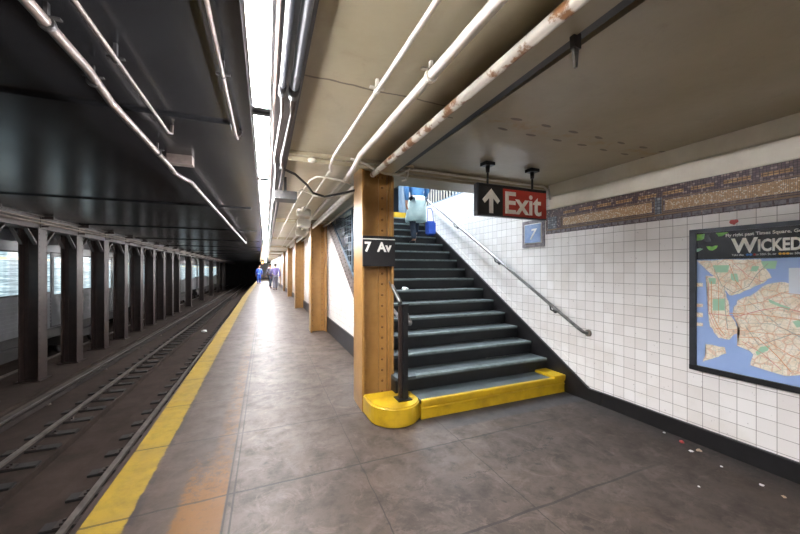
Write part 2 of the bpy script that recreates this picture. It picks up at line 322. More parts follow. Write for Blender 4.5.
# ------------------------------------------------------------------ mesh helpers
class MB:
    def __init__(s): s.bm = bmesh.new(); s.mi = 0
    def face(s, vs):
        try: f = s.bm.faces.new(vs)
        except ValueError: return
        f.material_index = s.mi; return f
    def box(s, x0, x1, y0, y1, z0, z1, tf=None):
        P = [(x, y, z) for x in (x0, x1) for y in (y0, y1) for z in (z0, z1)]
        if tf: P = [tf(Vector(p)) for p in P]
        v = [s.bm.verts.new(p) for p in P]
        for q in ((0, 1, 3, 2), (4, 6, 7, 5), (0, 4, 5, 1), (2, 3, 7, 6), (0, 2, 6, 4), (1, 5, 7, 3)):
            s.face([v[i] for i in q])
        return s
    def prism(s, poly, axis, a, b):
        def mk(p, t):
            return (t, p[0], p[1]) if axis == 'x' else ((p[0], t, p[1]) if axis == 'y' else (p[0], p[1], t))
        A = [s.bm.verts.new(mk(p, a)) for p in poly]; B = [s.bm.verts.new(mk(p, b)) for p in poly]
        n = len(poly)
        s.face(A[::-1]); s.face(B)
        for i in range(n): s.face([A[i], A[(i + 1) % n], B[(i + 1) % n], B[i]])
        return s
    def tube(s, pts, r, n=10, cap=True):
        pts = [Vector(p) for p in pts]; rr = r if isinstance(r, (list, tuple)) else [r] * len(pts)
        rings = []; prev = None
        for i, p in enumerate(pts):
            d = (pts[min(i + 1, len(pts) - 1)] - pts[max(i - 1, 0)]).normalized()
            if prev is None:
                up = Vector((0, 0, 1)) if abs(d.z) < 0.9 else Vector((1, 0, 0)); a = d.cross(up).normalized()
            else:
                a = (prev - d * prev.dot(d)).normalized()
            prev = a; b = d.cross(a)
            rings.append([s.bm.verts.new(p + (a * math.cos(2 * PI * j / n) + b * math.sin(2 * PI * j / n)) * rr[i]) for j in range(n)])
        for i in range(len(rings) - 1):
            for j in range(n):
                f = s.face([rings[i][j], rings[i][(j + 1) % n], rings[i + 1][(j + 1) % n], rings[i + 1][j]])
                if f: f.smooth = True
        if cap: s.face(rings[0][::-1]); s.face(rings[-1])
        return s
    def dome(s, c, r, d, h, n=8):          # small rivet head; d = outward direction
        d = Vector(d); up = Vector((0, 0, 1)) if abs(d.z) < 0.9 else Vector((1, 0, 0)); a = d.cross(up).normalized(); b = d.cross(a)
        c = Vector(c); prev = None
        for q, hh in ((1, 0), (0.85, 0.55), (0.45, 0.92)):
            ring = [s.bm.verts.new(c + (a * math.cos(2 * PI * j / n) + b * math.sin(2 * PI * j / n)) * r * q + d * h * hh) for j in range(n)]
            if prev:
                for j in range(n): s.face([prev[j], prev[(j + 1) % n], ring[(j + 1) % n], ring[j]])
            prev = ring
        s.face(prev); return s
    def ball(s, c, r, sc=(1, 1, 1), u=12, v=8):
        m = Matrix.Translation(c) @ Matrix.Diagonal((sc[0], sc[1], sc[2], 1))
        o = bmesh.ops.create_uvsphere(s.bm, u_segments=u, v_segments=v, radius=r, matrix=m)
        for vv in o['verts']:
            for f in vv.link_faces: f.smooth = True; f.material_index = s.mi
        return s
    def build(s, name, mats, parent=None, loc=None, rz=None, bevel=0, seg=2):
        me = bpy.data.meshes.new(name)
        bmesh.ops.recalc_face_normals(s.bm, faces=s.bm.faces[:])
        if bevel:
            es = [e for e in s.bm.edges if len(e.link_faces) == 2 and e.calc_face_angle(0) > 0.6]
            bmesh.ops.bevel(s.bm, geom=es, offset=bevel, segments=seg, affect='EDGES', clamp_overlap=True)
        s.bm.to_mesh(me); s.bm.free()
        for m in (mats if isinstance(mats, (list, tuple)) else [mats]): me.materials.append(M[m] if isinstance(m, str) else m)
        o = bpy.data.objects.new(name, me); COL.objects.link(o)
        if parent: o.parent = parent
        if loc is not None: o.location = loc
        if rz is not None: o.rotation_euler = (0, 0, rz)
        return o
def tag(o, label, cat, group=None, kind=None):
    o['label'] = label; o['category'] = cat
    if group: o['group'] = group
    if kind: o['kind'] = kind
    return o
def thing(name, label, cat, loc=(0, 0, 0), rz=0.0, group=None):
    o = bpy.data.objects.new(name, None); COL.objects.link(o); o.empty_display_size = 0.1
    o.location = loc; o.rotation_euler = (0, 0, rz); return tag(o, label, cat, group)
def struct(o): o['kind'] = 'structure'; return o
def dup(root, loc, rz=None, label=None, group=None):
    r = root.copy(); COL.objects.link(r); r.location = loc
    if rz is not None: r.rotation_euler = (0, 0, rz)
    if label: r['label'] = label
    if group: r['group'] = group
    for ch in list(root.children):
        c = ch.copy(); COL.objects.link(c); c.parent = r
        for g in list(ch.children):
            d = g.copy(); COL.objects.link(d); d.parent = c
    return r
def text_obj(name, s, mat, mtx, size, parent=None, ext=0.001, align='LEFT', sx=1.0, bold=0.0, shear=0.0):
    cu = bpy.data.curves.new(name, 'FONT'); cu.body = s; cu.size = size; cu.extrude = ext; cu.align_x = align
    cu.align_y = 'BOTTOM_BASELINE'; cu.offset = bold; cu.shear = shear; cu.resolution_u = 3
    tmp = bpy.data.objects.new(name + '_t', cu); COL.objects.link(tmp)
    bpy.context.view_layer.update()
    me = bpy.data.meshes.new_from_object(tmp.evaluated_get(bpy.context.evaluated_depsgraph_get()))
    bpy.data.objects.remove(tmp); bpy.data.curves.remove(cu)
    me.transform(mtx @ Matrix.Diagonal((sx, 1, 1, 1)))
    me.materials.clear(); me.materials.append(M[mat]); me.name = name
    o = bpy.data.objects.new(name, me); COL.objects.link(o)
    if parent: o.parent = parent
    return o
def m_front(x, y, z):          # readable from -Y
    return Matrix(((1, 0, 0, x), (0, 0, -1, y), (0, 1, 0, z), (0, 0, 0, 1)))
def m_wall(x, y, z):           # on the right wall, readable from -X
    return Matrix(((0, 0, -1, x), (-1, 0, 0, y), (0, 1, 0, z), (0, 0, 0, 1)))
RZ = -DL                       # rotation of everything in the track frame
ORD = ['first', 'second', 'third', 'fourth', 'fifth', 'sixth', 'seventh', 'eighth', 'ninth', 'tenth', 'eleventh', 'twelfth', 'thirteenth', 'fourteenth', 'fifteenth', 'sixteenth', 'seventeenth', 'eighteenth', 'nineteenth', 'twentieth']

# ================================================================== SETTING
XW = 3.63; YB = -4.0; YE = 66.0; ZC = 2.69
# platform slab
b = MB(); ys = [YB, 0, 3.6, 6, 9, 12, 15, 17.8, 25, 40, YE]
rows = []
for y in ys:
    e = T(-1.04, y); xr = XW if y <= 7 else 3.63
    rows.append([b.bm.verts.new((e.x, y, fz(y))), b.bm.verts.new((xr + 0.0, y, fz(y))), b.bm.verts.new((xr, y, -1.3)), b.bm.verts.new((e.x, y, -1.3))])
for a, c in zip(rows, rows[1:]):
    for i in range(4):
        f = b.face([a[i], a[(i + 1) % 4], c[(i + 1) % 4], c[i]]); f.material_index = 0 if i == 0 else 1
b.face(rows[0][::-1]); b.face(rows[-1])
struct(b.build('floor', ['floor', 'slab']))
# trackbed in the track frame
b = MB()
for y0, y1 in ((YB, YE + 4),):
    b.box(-9.2, -1.0, y0, y1, -1.6, -1.3)
    b.box(-9.2, -3.62, y0, y1, -1.3, -1.2); b.box(-2.35, -1.0, y0, y1, -1.3, -1.2); b.box(-3.62, -2.95, y0, y1, -1.3, -1.2)
struct(b.build('floor', 'trackbed', rz=RZ)); 
b = MB().box(-1.10, -1.035, YB, YE, -0.16, -0.035); struct(b.build('trim_1', 'brown_steel', rz=RZ))    # edge beam below the stripe
# tiled wall on the right: tile, plaster band
b = MB(); b.box(XW, XW + 0.25, YB, 3.36, 0, 2.39); b.prism([(3.36, 0), (7.55, 0), (7.55, 3.03), (3.36, 3.03)], 'x', XW, XW + 0.25)
struct(b.build('wall_right', 'tile'))
b = MB(); b.box(XW - 0.03, XW + 0.2, YB, 3.36, 2.36, 2.53); b.box(XW - 0.022, XW + 0.2, YB, 3.36, 2.535, ZC + 0.05)
struct(b.build('trim_2', 'plaster', bevel=0.006))
struct(MB().box(XW - 0.03, XW + 0.02, YB, 2.62, 0, 0.15).build('baseboard_right', 'skirt', bevel=0.005))
# sloped black skirting along the stairs
def nose(y): return 0.2 + 0.623 * (y - 3.09)
struct(MB().prism([(2.62, 0), (3.1, 0), (7.55, nose(7.4) - 0.4), (7.55, nose(7.4) + 0.14), (2.78, 0.15), (2.62, 0.15)], 'x', XW - 0.035, XW + 0.01).build('trim_3', 'skirt', bevel=0.004))
# sloping row of edge tiles above that skirting
struct(MB().prism([(2.80, 0.16), (7.5, nose(7.35) + 0.15), (7.5, nose(7.35) + 0.27), (2.86, 0.30)], 'x', XW - 0.003, XW + 0.01).build('trim_4', 'tile'))
# rear wall behind the camera, left tunnel wall, far end
struct(MB().box(-9.5, 4.0, YB - 0.2, YB, -1.6, 3.0).build('wall_back', 'tile_x'))
struct(MB().box(-9.5, -9.2, YB, YE + 4, -1.6, 3.0).build('wall_left', 'far_wall', rz=RZ))
struct(MB().box(-9.5, 5.5, YE - 0.2, YE, -1.6, 3.0).build('wall_front', 'far_wall'))
# side wall under the stairs
b = MB(); b.prism([(4.2, 0.0), (4.35, 0.12), (8.2, 2.61), (8.2, 2.69), (46, 2.69), (46, 0.1), (4.2, 0.0)][:-1], 'x', 1.55, 1.72)
struct(b.build('wall_stairs', 'tile'))
struct(MB().prism([(4.2, 0.0), (46, 0.2), (46, 0.6), (8, 0.42), (4.9, 0.36), (4.75, 0.36), (4.2, 0.02)], 'x', 1.525, 1.56).build('baseboard_stairs', 'skirt_grey'))
struct(MB().box(0.4, 5.5, 56, 56.2, 0, 2.69).build('wall_front', 'tile_x'))
# ceilings
b = MB()
b.box(0.19, 1.24, YB, 50, ZC, ZC + 0.2); b.box(1.24, 1.51, YB, 3.5, ZC + 0.16, ZC + 0.2); b.box(1.24, 1.75, 3.5, 50, ZC, ZC + 0.2)
b.box(1.51, XW + 0.3, YB, 3.52, ZC, ZC + 0.2)
b.box(1.72, XW + 0.3, 9.5, 50, ZC, ZC + 0.2)
struct(b.build('ceiling', 'ceil', rz=None))
# cross straps under the ceiling at every column line (painted with it)
for i in range(8):
    y = 3.4 + 4.5 * i
    b = MB(); b.box(0.2, 1.5, y - 0.07, y + 0.1, ZC - 0.035, ZC + 0.01); b.box(0.2, 1.5, y - 0.005, y + 0.02, ZC - 0.075, ZC - 0.03)
    for q in range(9): b.dome((0.4 + q * 0.11, y - 0.04, ZC - 0.035), 0.014, (0, 0, -1), 0.01)
    struct(b.build('trim_5', 'ceil', rz=RZ))
b = MB(); b.box(-5.6, -0.09, YB, YE + 4, 2.88, 3.05); b.box(-9.3, -5.6, YB, YE + 4, 2.95, 3.05)
for i in range(14): b.box(-5.0, -0.3, 3.45 + 4.5 * i - 0.08, 3.45 + 4.5 * i + 0.08, 2.855, 2.9)
struct(b.build('ceiling', 'black_ceiling', rz=RZ))
# dark longitudinal girder that carries the lamps
b = MB(); b.box(-0.10, 0.20, YB, 50, 2.64, 2.95)
struct(b.build('trim_6', 'black_steel', rz=RZ))
struct(MB().box(0.040, 0.052, YB, 50, 2.560, 2.66).build('trim_7', 'pink_pipe', rz=RZ))
# girder along the platform columns
b = MB(); b.box(1.13, 1.29, YB, 3.45, 2.60, 2.625); b.box(1.17, 1.25, YB, 3.45, 2.62, 2.85)
struct(b.build('trim_8', 'ceil', rz=RZ))
b = MB(); b.box(1.291, 1.325, YB, 3.42, 2.612, 2.86); b.box(1.325, 1.40, YB, 3.42, 2.70, 2.86); b.box(1.40, 1.43, YB, 3.42, 2.675, 2.72); struct(b.build('trim_9', 'black_steel', rz=RZ))
# lintel across the stair opening
b = MB(); b.box(1.40, XW + 0.02, 3.45, 3.85, 2.60, 2.75); b.box(1.40, XW + 0.02, 3.40, 3.46, 2.63, 2.72)
struct(b.build('trim_10', 'ceil', bevel=0.004))
# stairwell side above the platform ceiling, mezzanine
struct(MB().box(1.42, 1.55, 3.8, 9.6, 2.88, 3.10).build('wall_stairwell', 'mezz_wall'))
b = MB(); b.box(0.6, 1.55, 3.6, 15, 2.90, 2.93); b.box(1.55, 10, 7.68, 15, 2.70, 2.93); b.box(XW + 0.25, 10, 3.6, 7.68, 2.70, 2.93)
struct(b.build('floor', 'mezz_floor'))
b = MB(); b.box(0.6, 10.2, 15, 15.2, 2.93, 5.6); b.box(0.4, 0.6, 3.4, 15.2, 2.93, 5.6); b.box(10, 10.2, 3.4, 15.2, 2.7, 5.6); b.box(0.4, 10.2, 3.3, 3.5, 2.93, 5.6)
struct(b.build('wall_mezzanine', 'mezz_wall'))
struct(MB().box(0.4, 10.2, 3.3, 15.2, 5.5, 5.7).build('ceiling', 'mezz_wall'))
# mosaic frieze on the wall
def ybox(mb, y0, y1, z0, z1, t=0.006): mb.box(XW - t, XW + 0.01, y0, y1, z0, z1)
fr = MB(); ybox(fr, YB, 3.44, 2.035, 2.365, 0.006); fr = struct(fr.build('trim_11', 'mos_dark'))
b = MB(); ybox(b, YB, 3.42, 2.083, 2.098, 0.010); b.build('tan_strip', 'tan_line', fr)
b = MB(); q = 3.41
while q > YB:
    ybox(b, q - 0.060, q, 2.045, 2.077, 0.009); q -= 0.075
b.build('square_tiles', 'plum_tile', fr)
panels = [(2.10, 3.16), (0.35, 1.98), (-1.4, 0.23), (-3.2, -1.52)]
for y0, y1 in panels:
    b = MB(); ybox(b, y0, y1, 2.125, 2.225, 0.011); b.build('tan_panel', 'mos_tan', fr)
    b = MB()
    for a0, a1, c0, c1 in ((y0 - .03, y1 + .03, 2.235, 2.243), (y0 - .03, y1 + .03, 2.107, 2.114), (y0 - .03, y0 - .022, 2.107, 2.243), (y1 + .022, y1 + .03, 2.107, 2.243)): ybox(b, a0, a1, c0, c1, 0.010)
    b.build('panel_border', 'tan_line', fr)
for y0, y1 in ((2.01, 2.07), (3.26, 3.40), (0.26, 0.32)):
    b = MB(); ybox(b, y0, y1, 2.10, 2.26, 0.012); b.build('grey_pilaster', 'mos_grey', fr)
b = MB(); q = 3.15
while q > YB:
    ybox(b, q - 0.17, q, 2.275, 2.305, 0.010); q -= 0.23
b.build('ochre_dashes', 'mos_ochre', fr)

# ================================================================== TRACKS
def rail(x, label, z=-1.1, y0=YB):
    o = MB()
    o.mi = 0; o.box(x - 0.036, x + 0.036, y0, YE, z - 0.035, z)
    o.mi = 1; o.box(x - 0.009, x + 0.009, y0, YE, z - 0.12, z - 0.035); o.box(x - 0.065, x + 0.065, y0, YE, z - 0.14, z - 0.115)
    return tag(o.build('running_rail', ['rail', 'rail_web'], rz=RZ), label, 'rail', 'running rails')
rail(-1.93, 'worn steel running rail close under the platform edge')
rail(-3.37, 'worn steel running rail beside the covered third rail')
rail(-6.17, 'running rail seen between the dark columns, under the train', -1.12)
rail(-7.60, 'farthest running rail behind the train wheels', -1.12)
t3 = thing('third_rail', 'power rail with long grey protection board between track and dark columns', 'rail', T(-4.12, 0, -1.2), RZ)
MB().box(-0.04, 0.04, YB, YE, 0.04, 0.13).build('contact_rail', 'rail_web', t3)
o = MB().box(-0.10, 0.06, YB, YE, 0.185, 0.215).build('cover_board', 'slab', t3); MB().box(0.03, 0.062, YB, YE, 0.214, 0.220).build('pale_edge', 'steel', o)
for i in range(16):
    y_ = 3.2 + i * 2.6
    b = MB(); b.box(-0.09, -0.05, y_, y_ + 0.08, 0.0, 0.19); b.box(-0.09, 0.02, y_, y_ + 0.08, 0.16, 0.187); b.build('bracket', 'rail_web', t3)
    MB().tube([(0, y_ + 0.6, 0), (0, y_ + 0.6, 0.05)], [0.05, 0.035], 10).build('insulator', 'cover', t3)
# short tie blocks either side of the drain
def tie(x0, x1, xr, label, group):
    t = thing('tie_block', label, 'railway tie', T((x0 + x1) / 2, 0, -1.2), RZ, group)
    h = (x1 - x0) / 2
    MB().box(-h, h, -0.075, 0.075, -0.03, 0.03).build('timber', 'timber', t, bevel=0.006)
    c = xr - (x0 + x1) / 2
    b = MB(); b.box(c - 0.15, c + 0.15, -0.07, 0.07, 0.028, 0.04)
    for sx in (-1, 1): b.box(c + sx * 0.09 - 0.014, c + sx * 0.09 + 0.014, -0.045, -0.02, 0.04, 0.062); b.box(c + sx * 0.09 - 0.014, c + sx * 0.09 + 0.014, 0.02, 0.045, 0.04, 0.062)
    b.build('tie_plate', 'rail_web', t)
    return t
tA = tie(-2.20, -1.45, -1.93, 'short dark timber tie block under the rail nearest the platform', 'tie blocks under the near rail')
tB = tie(-3.62, -2.98, -3.37, 'short dark timber tie block under the rail farther from the platform', 'tie blocks under the far rail of the near track')
n = 0; y = 2.6
while y < 36:
    if n == 0: tA.location = T(-1.825, y, -1.2)
    else: dup(tA, T(-1.825, y, -1.2))
    if y > 4.0:
        if tB.location.y < 1: tB.location = T(-3.30, y + 0.05, -1.2)
        else: dup(tB, T(-3.30, y + 0.05, -1.2))
    n += 1; y += 0.52
# curb the columns stand on
struct(MB().box(-5.6, -4.65, YB, YE, -1.25, -1.14).build('trim_12', 'trackbed', rz=RZ))
# dark H columns between the tracks
def track_column(label):
    t = thing('track_column', label, 'column', (0, 0, 0), RZ, 'dark columns between the tracks')
    b = MB(); zt = 3.68
    b.box(-0.02, 0.0, -0.18, 0.18, 0, zt); b.box(-0.36, -0.34, -0.18, 0.18, 0, zt); b.box(-0.345, -0.015, -0.012, 0.012, 0, zt)
    b.box(-0.10, -0.018, -0.024, -0.010, 0, zt); b.box(-0.345, -0.26, -0.024, -0.010, 0, zt)
    b.build('shaft', 'brown_steel', t)
    b = MB()
    for i in range(24):
        for sy in (-0.13, 0.13): b.dome((0.0, sy, 0.12 + i * 0.15), 0.014, (1, 0, 0), 0.009, 6)
    b.build('rivets', 'brown_steel', t)
    b = MB()
    for s_ in (-1, 1):
        b.prism([(s_ * 0.17, 3.30), (s_ * 0.19, 3.30), (s_ * 0.55, 3.66), (s_ * 0.53, 3.68), (s_ * 0.17, 3.36)], 'x', -0.34, -0.27)
        b.prism([(s_ * 0.17, 3.30), (s_ * 0.19, 3.30), (s_ * 0.55, 3.66), (s_ * 0.53, 3.68), (s_ * 0.17, 3.36)], 'x', -0.09, -0.02)
    b.build('knee_brace', 'brown_steel', t)
    MB().box(-0.42, 0.06, -0.24, 0.24, 0, 0.02).build('base_plate', 'brown_steel', t)
    return t
cy = [9.15 + 1.775 * i for i in range(9)] + [25.0, 28.65, 34.0, 39.5, 45.0, 50.5]
tc = track_column('dark brown riveted steel column at the left edge of the view, by the left track')
for i, y in enumerate(cy):
    lab = 'dark brown steel column between the tracks, %s from the left' % ORD[i - 1 if i else 0]
    if i == 0: tc.location = T(-5.1, y, -1.14)
    else: dup(tc, T(-5.1, y, -1.14), RZ, lab)
# girder over these columns
g = thing('track_girder', 'long brown riveted steel girder on top of the dark columns', 'girder', T(-5.1, 0, 2.5), RZ)
b = MB(); b.box(-0.36, 0.06, YB, YE, 0.04, 0.065); b.box(-0.03, -0.012, YB, YE, 0.06, 0.36); b.box(-0.36, -0.34, YB, YE, 0.06, 0.36); b.box(-0.3, 0.05, YB, YE, 0.34, 0.37)
b.build('beam', 'brown_steel', g)
b = MB(); b.tube([(0.09, YB, 0.17), (0.09, YE, 0.17)], 0.022, 8); b.tube([(0.07, YB, 0.25), (0.07, YE, 0.25)], 0.018, 8)
b.build('cable', 'cover', g)
for i in range(3, 28):
    b = MB(); b.box(-0.01, 0.13, 2 + 1.775 * i, 2.06 + 1.775 * i, 0.10, 0.13); b.box(-0.02, 0.0, 1.97 + 1.775 * i, 2.09 + 1.775 * i, 0.06, 0.34); b.box(0.0, 0.22, 2.0 + 1.775 * i, 2.04 + 1.775 * i, 0.30, 0.37)
    b.build('cable_bracket', 'brown_steel', g)

# trains
def train_car(label):
    t = thing('subway_car', label, 'train', (0, 0, 0), RZ, 'cars of the silver train')
    L = 15.2; hw = 1.22
    prof = [(-hw, -0.1), (hw, -0.1), (hw, 2.25), (hw - 0.10, 2.52), (hw - 0.45, 2.68), (-hw + 0.45, 2.68), (-hw + 0.10, 2.52), (-hw, 2.25)]
    b = MB(); b.prism([(p[0], p[1] + 0.0) for p in prof], 'y', 0, L)
    b.build('body', 'train', t)
    b = MB()
    for k_ in range(8): b.box(hw, hw + 0.012, 0.1, L - 0.1, 0.05 + k_ * 0.095, 0.075 + k_ * 0.095)
    b.build('side_ribs', 'train', t)
    doors = [1.9, 5.9, 9.9, 13.3]
    for d in doors:
        dd = MB().box(hw - 0.005, hw + 0.006, d - 0.62, d + 0.62, -0.08, 2.06).build('door', 'train_dark', t)
        b = MB(); b.box(hw, hw + 0.02, d - 0.6, d - 0.02, -0.05, 2.03); b.box(hw, hw + 0.02, d + 0.02, d + 0.6, -0.05, 2.03); b.build('door_leaf', 'train', dd)
        b = MB(); b.box(hw + 0.018, hw + 0.026, d - 0.48, d - 0.12, 0.85, 1.92); b.box(hw + 0.018, hw + 0.026, d + 0.12, d + 0.48, 0.85, 1.92); b.build('door_glass', 'train_glass', dd)
    for a, e in ((0.12, 1.22), (2.58, 5.22), (6.58, 9.22), (10.58, 12.62), (14.0, 15.05)):
        fr_ = MB().box(hw, hw + 0.016, a - 0.04, e + 0.04, 0.90, 2.02).build('window_frame', 'train_dark', t)
        MB().box(hw + 0.01, hw + 0.022, a, e, 0.94, 1.98).build('window', 'train_glass', fr_)
    b = MB(); b.box(-1.0, 1.0, 0.5, L - 0.5, -0.45, -0.08)
    for k_ in (2.0, 4.1, 11.0, 13.1):
        for s_ in (-0.72, 0.72): b.tube([(s_ - 0.06, k_, -0.70), (s_ + 0.06, k_, -0.70)], 0.40, 20)
    for k_ in (1.4, 10.4): b.box(-0.95, 0.95, k_, k_ + 3.3, -0.78, -0.5)
    b.box(-1.05, 1.05, 5.4, 9.5, -0.7, -0.4)
    b.build('undercarriage', 'train_dark', t)
    return t
tr = train_car('silver subway car with lit windows, nearest of the three behind the dark columns')
tr.location = T(-6.89, 3.2, 0)
dup(tr, T(-6.89, 18.8, 0), RZ, 'silver subway car with lit windows, middle one behind the dark columns')
dup(tr, T(-6.89, 34.4, 0), RZ, 'silver subway car with lit windows, farthest one behind the dark columns')

# ================================================================== PLATFORM COLUMNS
def platform_column(label, h):
    t = thing('platform_column', label, 'column', (0, 0, 0), RZ, 'ochre columns along the platform')
    # footprint: x 0..0.38, y 0..0.38
    b = MB()
    b.box(0.0, 0.026, 0.0, 0.38, 0, h); b.box(0.345, 0.371, 0.0, 0.38, 0, h); b.box(0.02, 0.35, 0.175, 0.205, 0, h)
    b.box(0.24, 0.346, 0.155, 0.18, 0, h); b.box(0.025, 0.13, 0.155, 0.18, 0, h); b.box(0.331, 0.346, 0.085, 0.18, 0, h); b.box(0.025, 0.04, 0.085, 0.18, 0, h)
    b.build('shaft', 'ochre', t, bevel=0.003)
    b = MB(); z = 0.14
    while z < h - 0.1:
        b.dome((0.285, 0.155, z), 0.016, (0, -1, 0), 0.016); b.dome((0.058, 0.155, z), 0.016, (0, -1, 0), 0.015)
        z += 0.125
    for q in (0.2, 0.235, 0.285): b.dome((q, 0.155, h - 0.07), 0.014, (0, -1, 0), 0.012)
    b.build('rivets', 'ochre_rivet', t)
    return t
lab = ['nearest ochre steel column, beside the foot of the stairs', 'second ochre steel column along the platform, past the tiled stair wall',
       'third ochre steel column along the platform', 'fourth ochre steel column along the platform', 'fifth ochre steel column along the platform',
       'sixth ochre steel column, far along the platform', 'seventh ochre steel column, far along the platform', 'eighth and most distant ochre steel column']
for i in range(8):
    y = 3.55 + 4.5 * i; p = T(0.975, y, fz(y + 0.0) - 0.004)
    h = ZC + 0.005 - (fz(y) - 0.004)
    if i == 0: c0 = platform_column(lab[0], h); c0.location = p; c1 = None
    elif i == 1: c1 = platform_column(lab[1], h); c1.location = p
    else:
        if i in (2, 3): c1_ = platform_column(lab[i], h); c1_.location = p
        elif i >= 4: dup(c1_, p, RZ, lab[i])
# 7 Av sign on the near column
sp = T(0.975, 3.55)
s7 = thing('station_sign', 'black 7 Av name sign across the front of the nearest ochre column', 'sign', (sp.x, sp.y, 1.59), RZ)
MB().box(0.0, 0.375, -0.028, -0.001, 0, 0.335).build('panel', 'sign_black', s7, bevel=0.003)
MB().box(0.004, 0.371, -0.031, -0.027, 0.295, 0.305).build('white_line', 'sign_white', s7)
MB().box(0.355, 0.374, -0.001, 0.03, 0.02, 0.32).build('bracket', 'black', s7)
text_obj('lettering', '7  Av', 'sign_white', m_front(0.018, -0.029, 0.165), 0.145, s7, 0.0015, bold=0.005, sx=0.98)

# ================================================================== STAIRS
X0, X1 = 1.62, XW - 0.04
st = thing('staircase', 'dark steel staircase with grey treads and a yellow bottom step', 'staircase', (0, 0, 0))
for k_ in range(16):
    y = 3.09 + 0.276 * k_; z = 0.2 + 0.172 * k_
    if z > 2.9: break
    if k_ == 0:
        o = MB().box(X0 - 0.06, X1, y + 0.02, y + 0.40, 0.0, z - 0.045).build('step', 'yellow', st); o['label'] = 'yellow bottom step with grey tread'
        MB().box(X0 - 0.06, X1, y + 0.035, y + 0.38, z - 0.046, z - 0.004).build('tread', 'tread', o)
        b = MB(); b.box(X0 - 0.06, X1 - 0.005, y - 0.004, y + 0.05, z - 0.05, z); b.box(X1 - 0.20, X1 - 0.002, y - 0.006, y + 0.33, z - 0.03, z + 0.025); b.box(X0 - 0.06, X1, y + 0.005, y + 0.03, 0.10, 0.12)
        b.build('yellow_edge', 'yellow', o, bevel=0.006)
    else:
        xl = 1.43 if k_ < 5 else X0
        b = MB().box(xl, X1, y + 0.035, y + 0.30, z - 0.172, z - 0.035)
        if k_ == 1: b.box(1.39, 1.432, y + 0.035, 3.54, 0.0, z - 0.036)
        o = b.build('step', 'riser', st)
        if k_ == 1: MB().box(1.39, 1.432, y, 3.54, z - 0.036, z - 0.003).build('tread', 'tread', o)
        MB().box(xl, X1 - 0.02, y + 0.0, y + 0.31, z - 0.036, z - 0.002).build('tread', 'tread', o, bevel=0.003)
        b = MB()
        for r_ in range(3): b.box(X0 + 0.02, X1 - 0.06, y + 0.010 + r_ * 0.022, y + 0.024 + r_ * 0.022, z - 0.003, z + 0.001)
        b.box(X0 + 0.0, X1 - 0.03, y - 0.003, y + 0.006, z - 0.022, z - 0.0)
        b.build('nosing', 'nosing', o)
# top landing nosing (yellow)
MB().box(X0, X1, 7.50, 7.69, 2.78, 2.952).build('top_edge', 'yellow', st)
# stringers
def sl(y): return 0.22 + (y - 4.5) * 0.647
b = MB(); b.prism([(4.5, 0.22), (8.1, 2.55), (8.1, 2.87), (4.5, 0.54)], 'x', 1.56, 1.615)
o = b.build('stringer', 'stringer', st)
b = MB()
for i in range(32):
    y = 4.6 + i * 0.11; b.dome((1.56, y, sl(y) + 0.27), 0.016, (-1, 0, 0), 0.012, 6); b.dome((1.56, y, sl(y) + 0.10), 0.016, (-1, 0, 0), 0.012, 6)
b.build('rivets', 'brown_steel', o)
# rounded yellow curb
poly = []
R_ = 0.27; cx_, cyy = 1.05 + R_, 3.01 + R_
for a in range(0, 19): t_ = PI + PI * a / 18; poly.append((cx_ + R_ * math.cos(t_), cyy + R_ * math.sin(t_)))
poly += [(1.60, 3.35), (1.60, 3.50), (1.40, 3.52), (1.05, 3.52)]
b = MB(); b.prism(poly, 'z', 0.0, 0.195)
tag(b.build('rounded_curb', 'yellow', bevel=0.015, seg=3), 'rounded yellow concrete curb at the foot of the nearest column', 'curb')
# railing on the curb
rl = thing('stair_railing', 'black post railing with steel handrail standing on the yellow curb', 'railing', (1.40, 3.22, 0.195))
MB().box(-0.012, 0.046, -0.03, 0.03, 0, 0.99).build('post', 'black', rl, bevel=0.004)
MB().box(-0.075, 0.08, -0.065, 0.085, 0, 0.014).build('base_plate', 'black', rl, bevel=0.003)
MB().box(-0.045, 0.055, -0.036, 0.036, 0.985, 1.0).build('cap', 'black', rl)
b = MB(); b.box(-0.045, -0.014, 0.0, 0.03, 0, 0.98); b.build('baluster', 'brown_steel', rl)
b = MB(); b.tube([(-0.03, 0.0, 1.01), (0.03, 0.6, 1.33), (0.16, 1.0, 1.58), (0.17, 4.0, 3.42)], 0.022, 10); b.build('handrail', 'steel', rl)
b = MB(); b.tube([(0.17, 1.0, 0.95), (0.10, 0.3, 0.80), (0.06, 0.1, 0.80), (0.07, 0.0, 0.84), (0.06, 0.06, 0.90)], 0.02, 10); b.ball((0.075, 0.0, 0.80), 0.028, (1, 1, 1.3)); b.build('lower_handrail', 'steel', rl)
# wall handrail
wr = thing('wall_handrail', 'long brushed steel handrail fixed to the white tiled wall beside the stairs', 'handrail', (XW, 0, 0))
def hr(y): return 0.86 + (y - 2.87) * 0.588
b = MB(); b.tube([(-0.02, 2.80, 0.80), (-0.07, 2.815, 0.815), (-0.10, 2.87, 0.86), (-0.10, 7.0, hr(7.0)), (-0.10, 7.3, hr(7.05))], 0.021, 12); b.build('rail', 'steel', wr)
MB().tube([(0, 2.795, 0.80), (-0.025, 2.798, 0.80)], 0.04, 14).build('end_flange', 'cover', wr)
for y in (3.28, 4.40, 5.63):
    b = MB(); b.tube([(-0.10, y, hr(y) - 0.02), (-0.09, y, hr(y) - 0.07), (-0.05, y, hr(y) - 0.09), (0, y, hr(y) - 0.09)], 0.010, 8); b.tube([(-0.012, y, hr(y) - 0.09), (0, y, hr(y) - 0.09)], 0.035, 12)
    b.build('bracket', 'black_steel', wr)
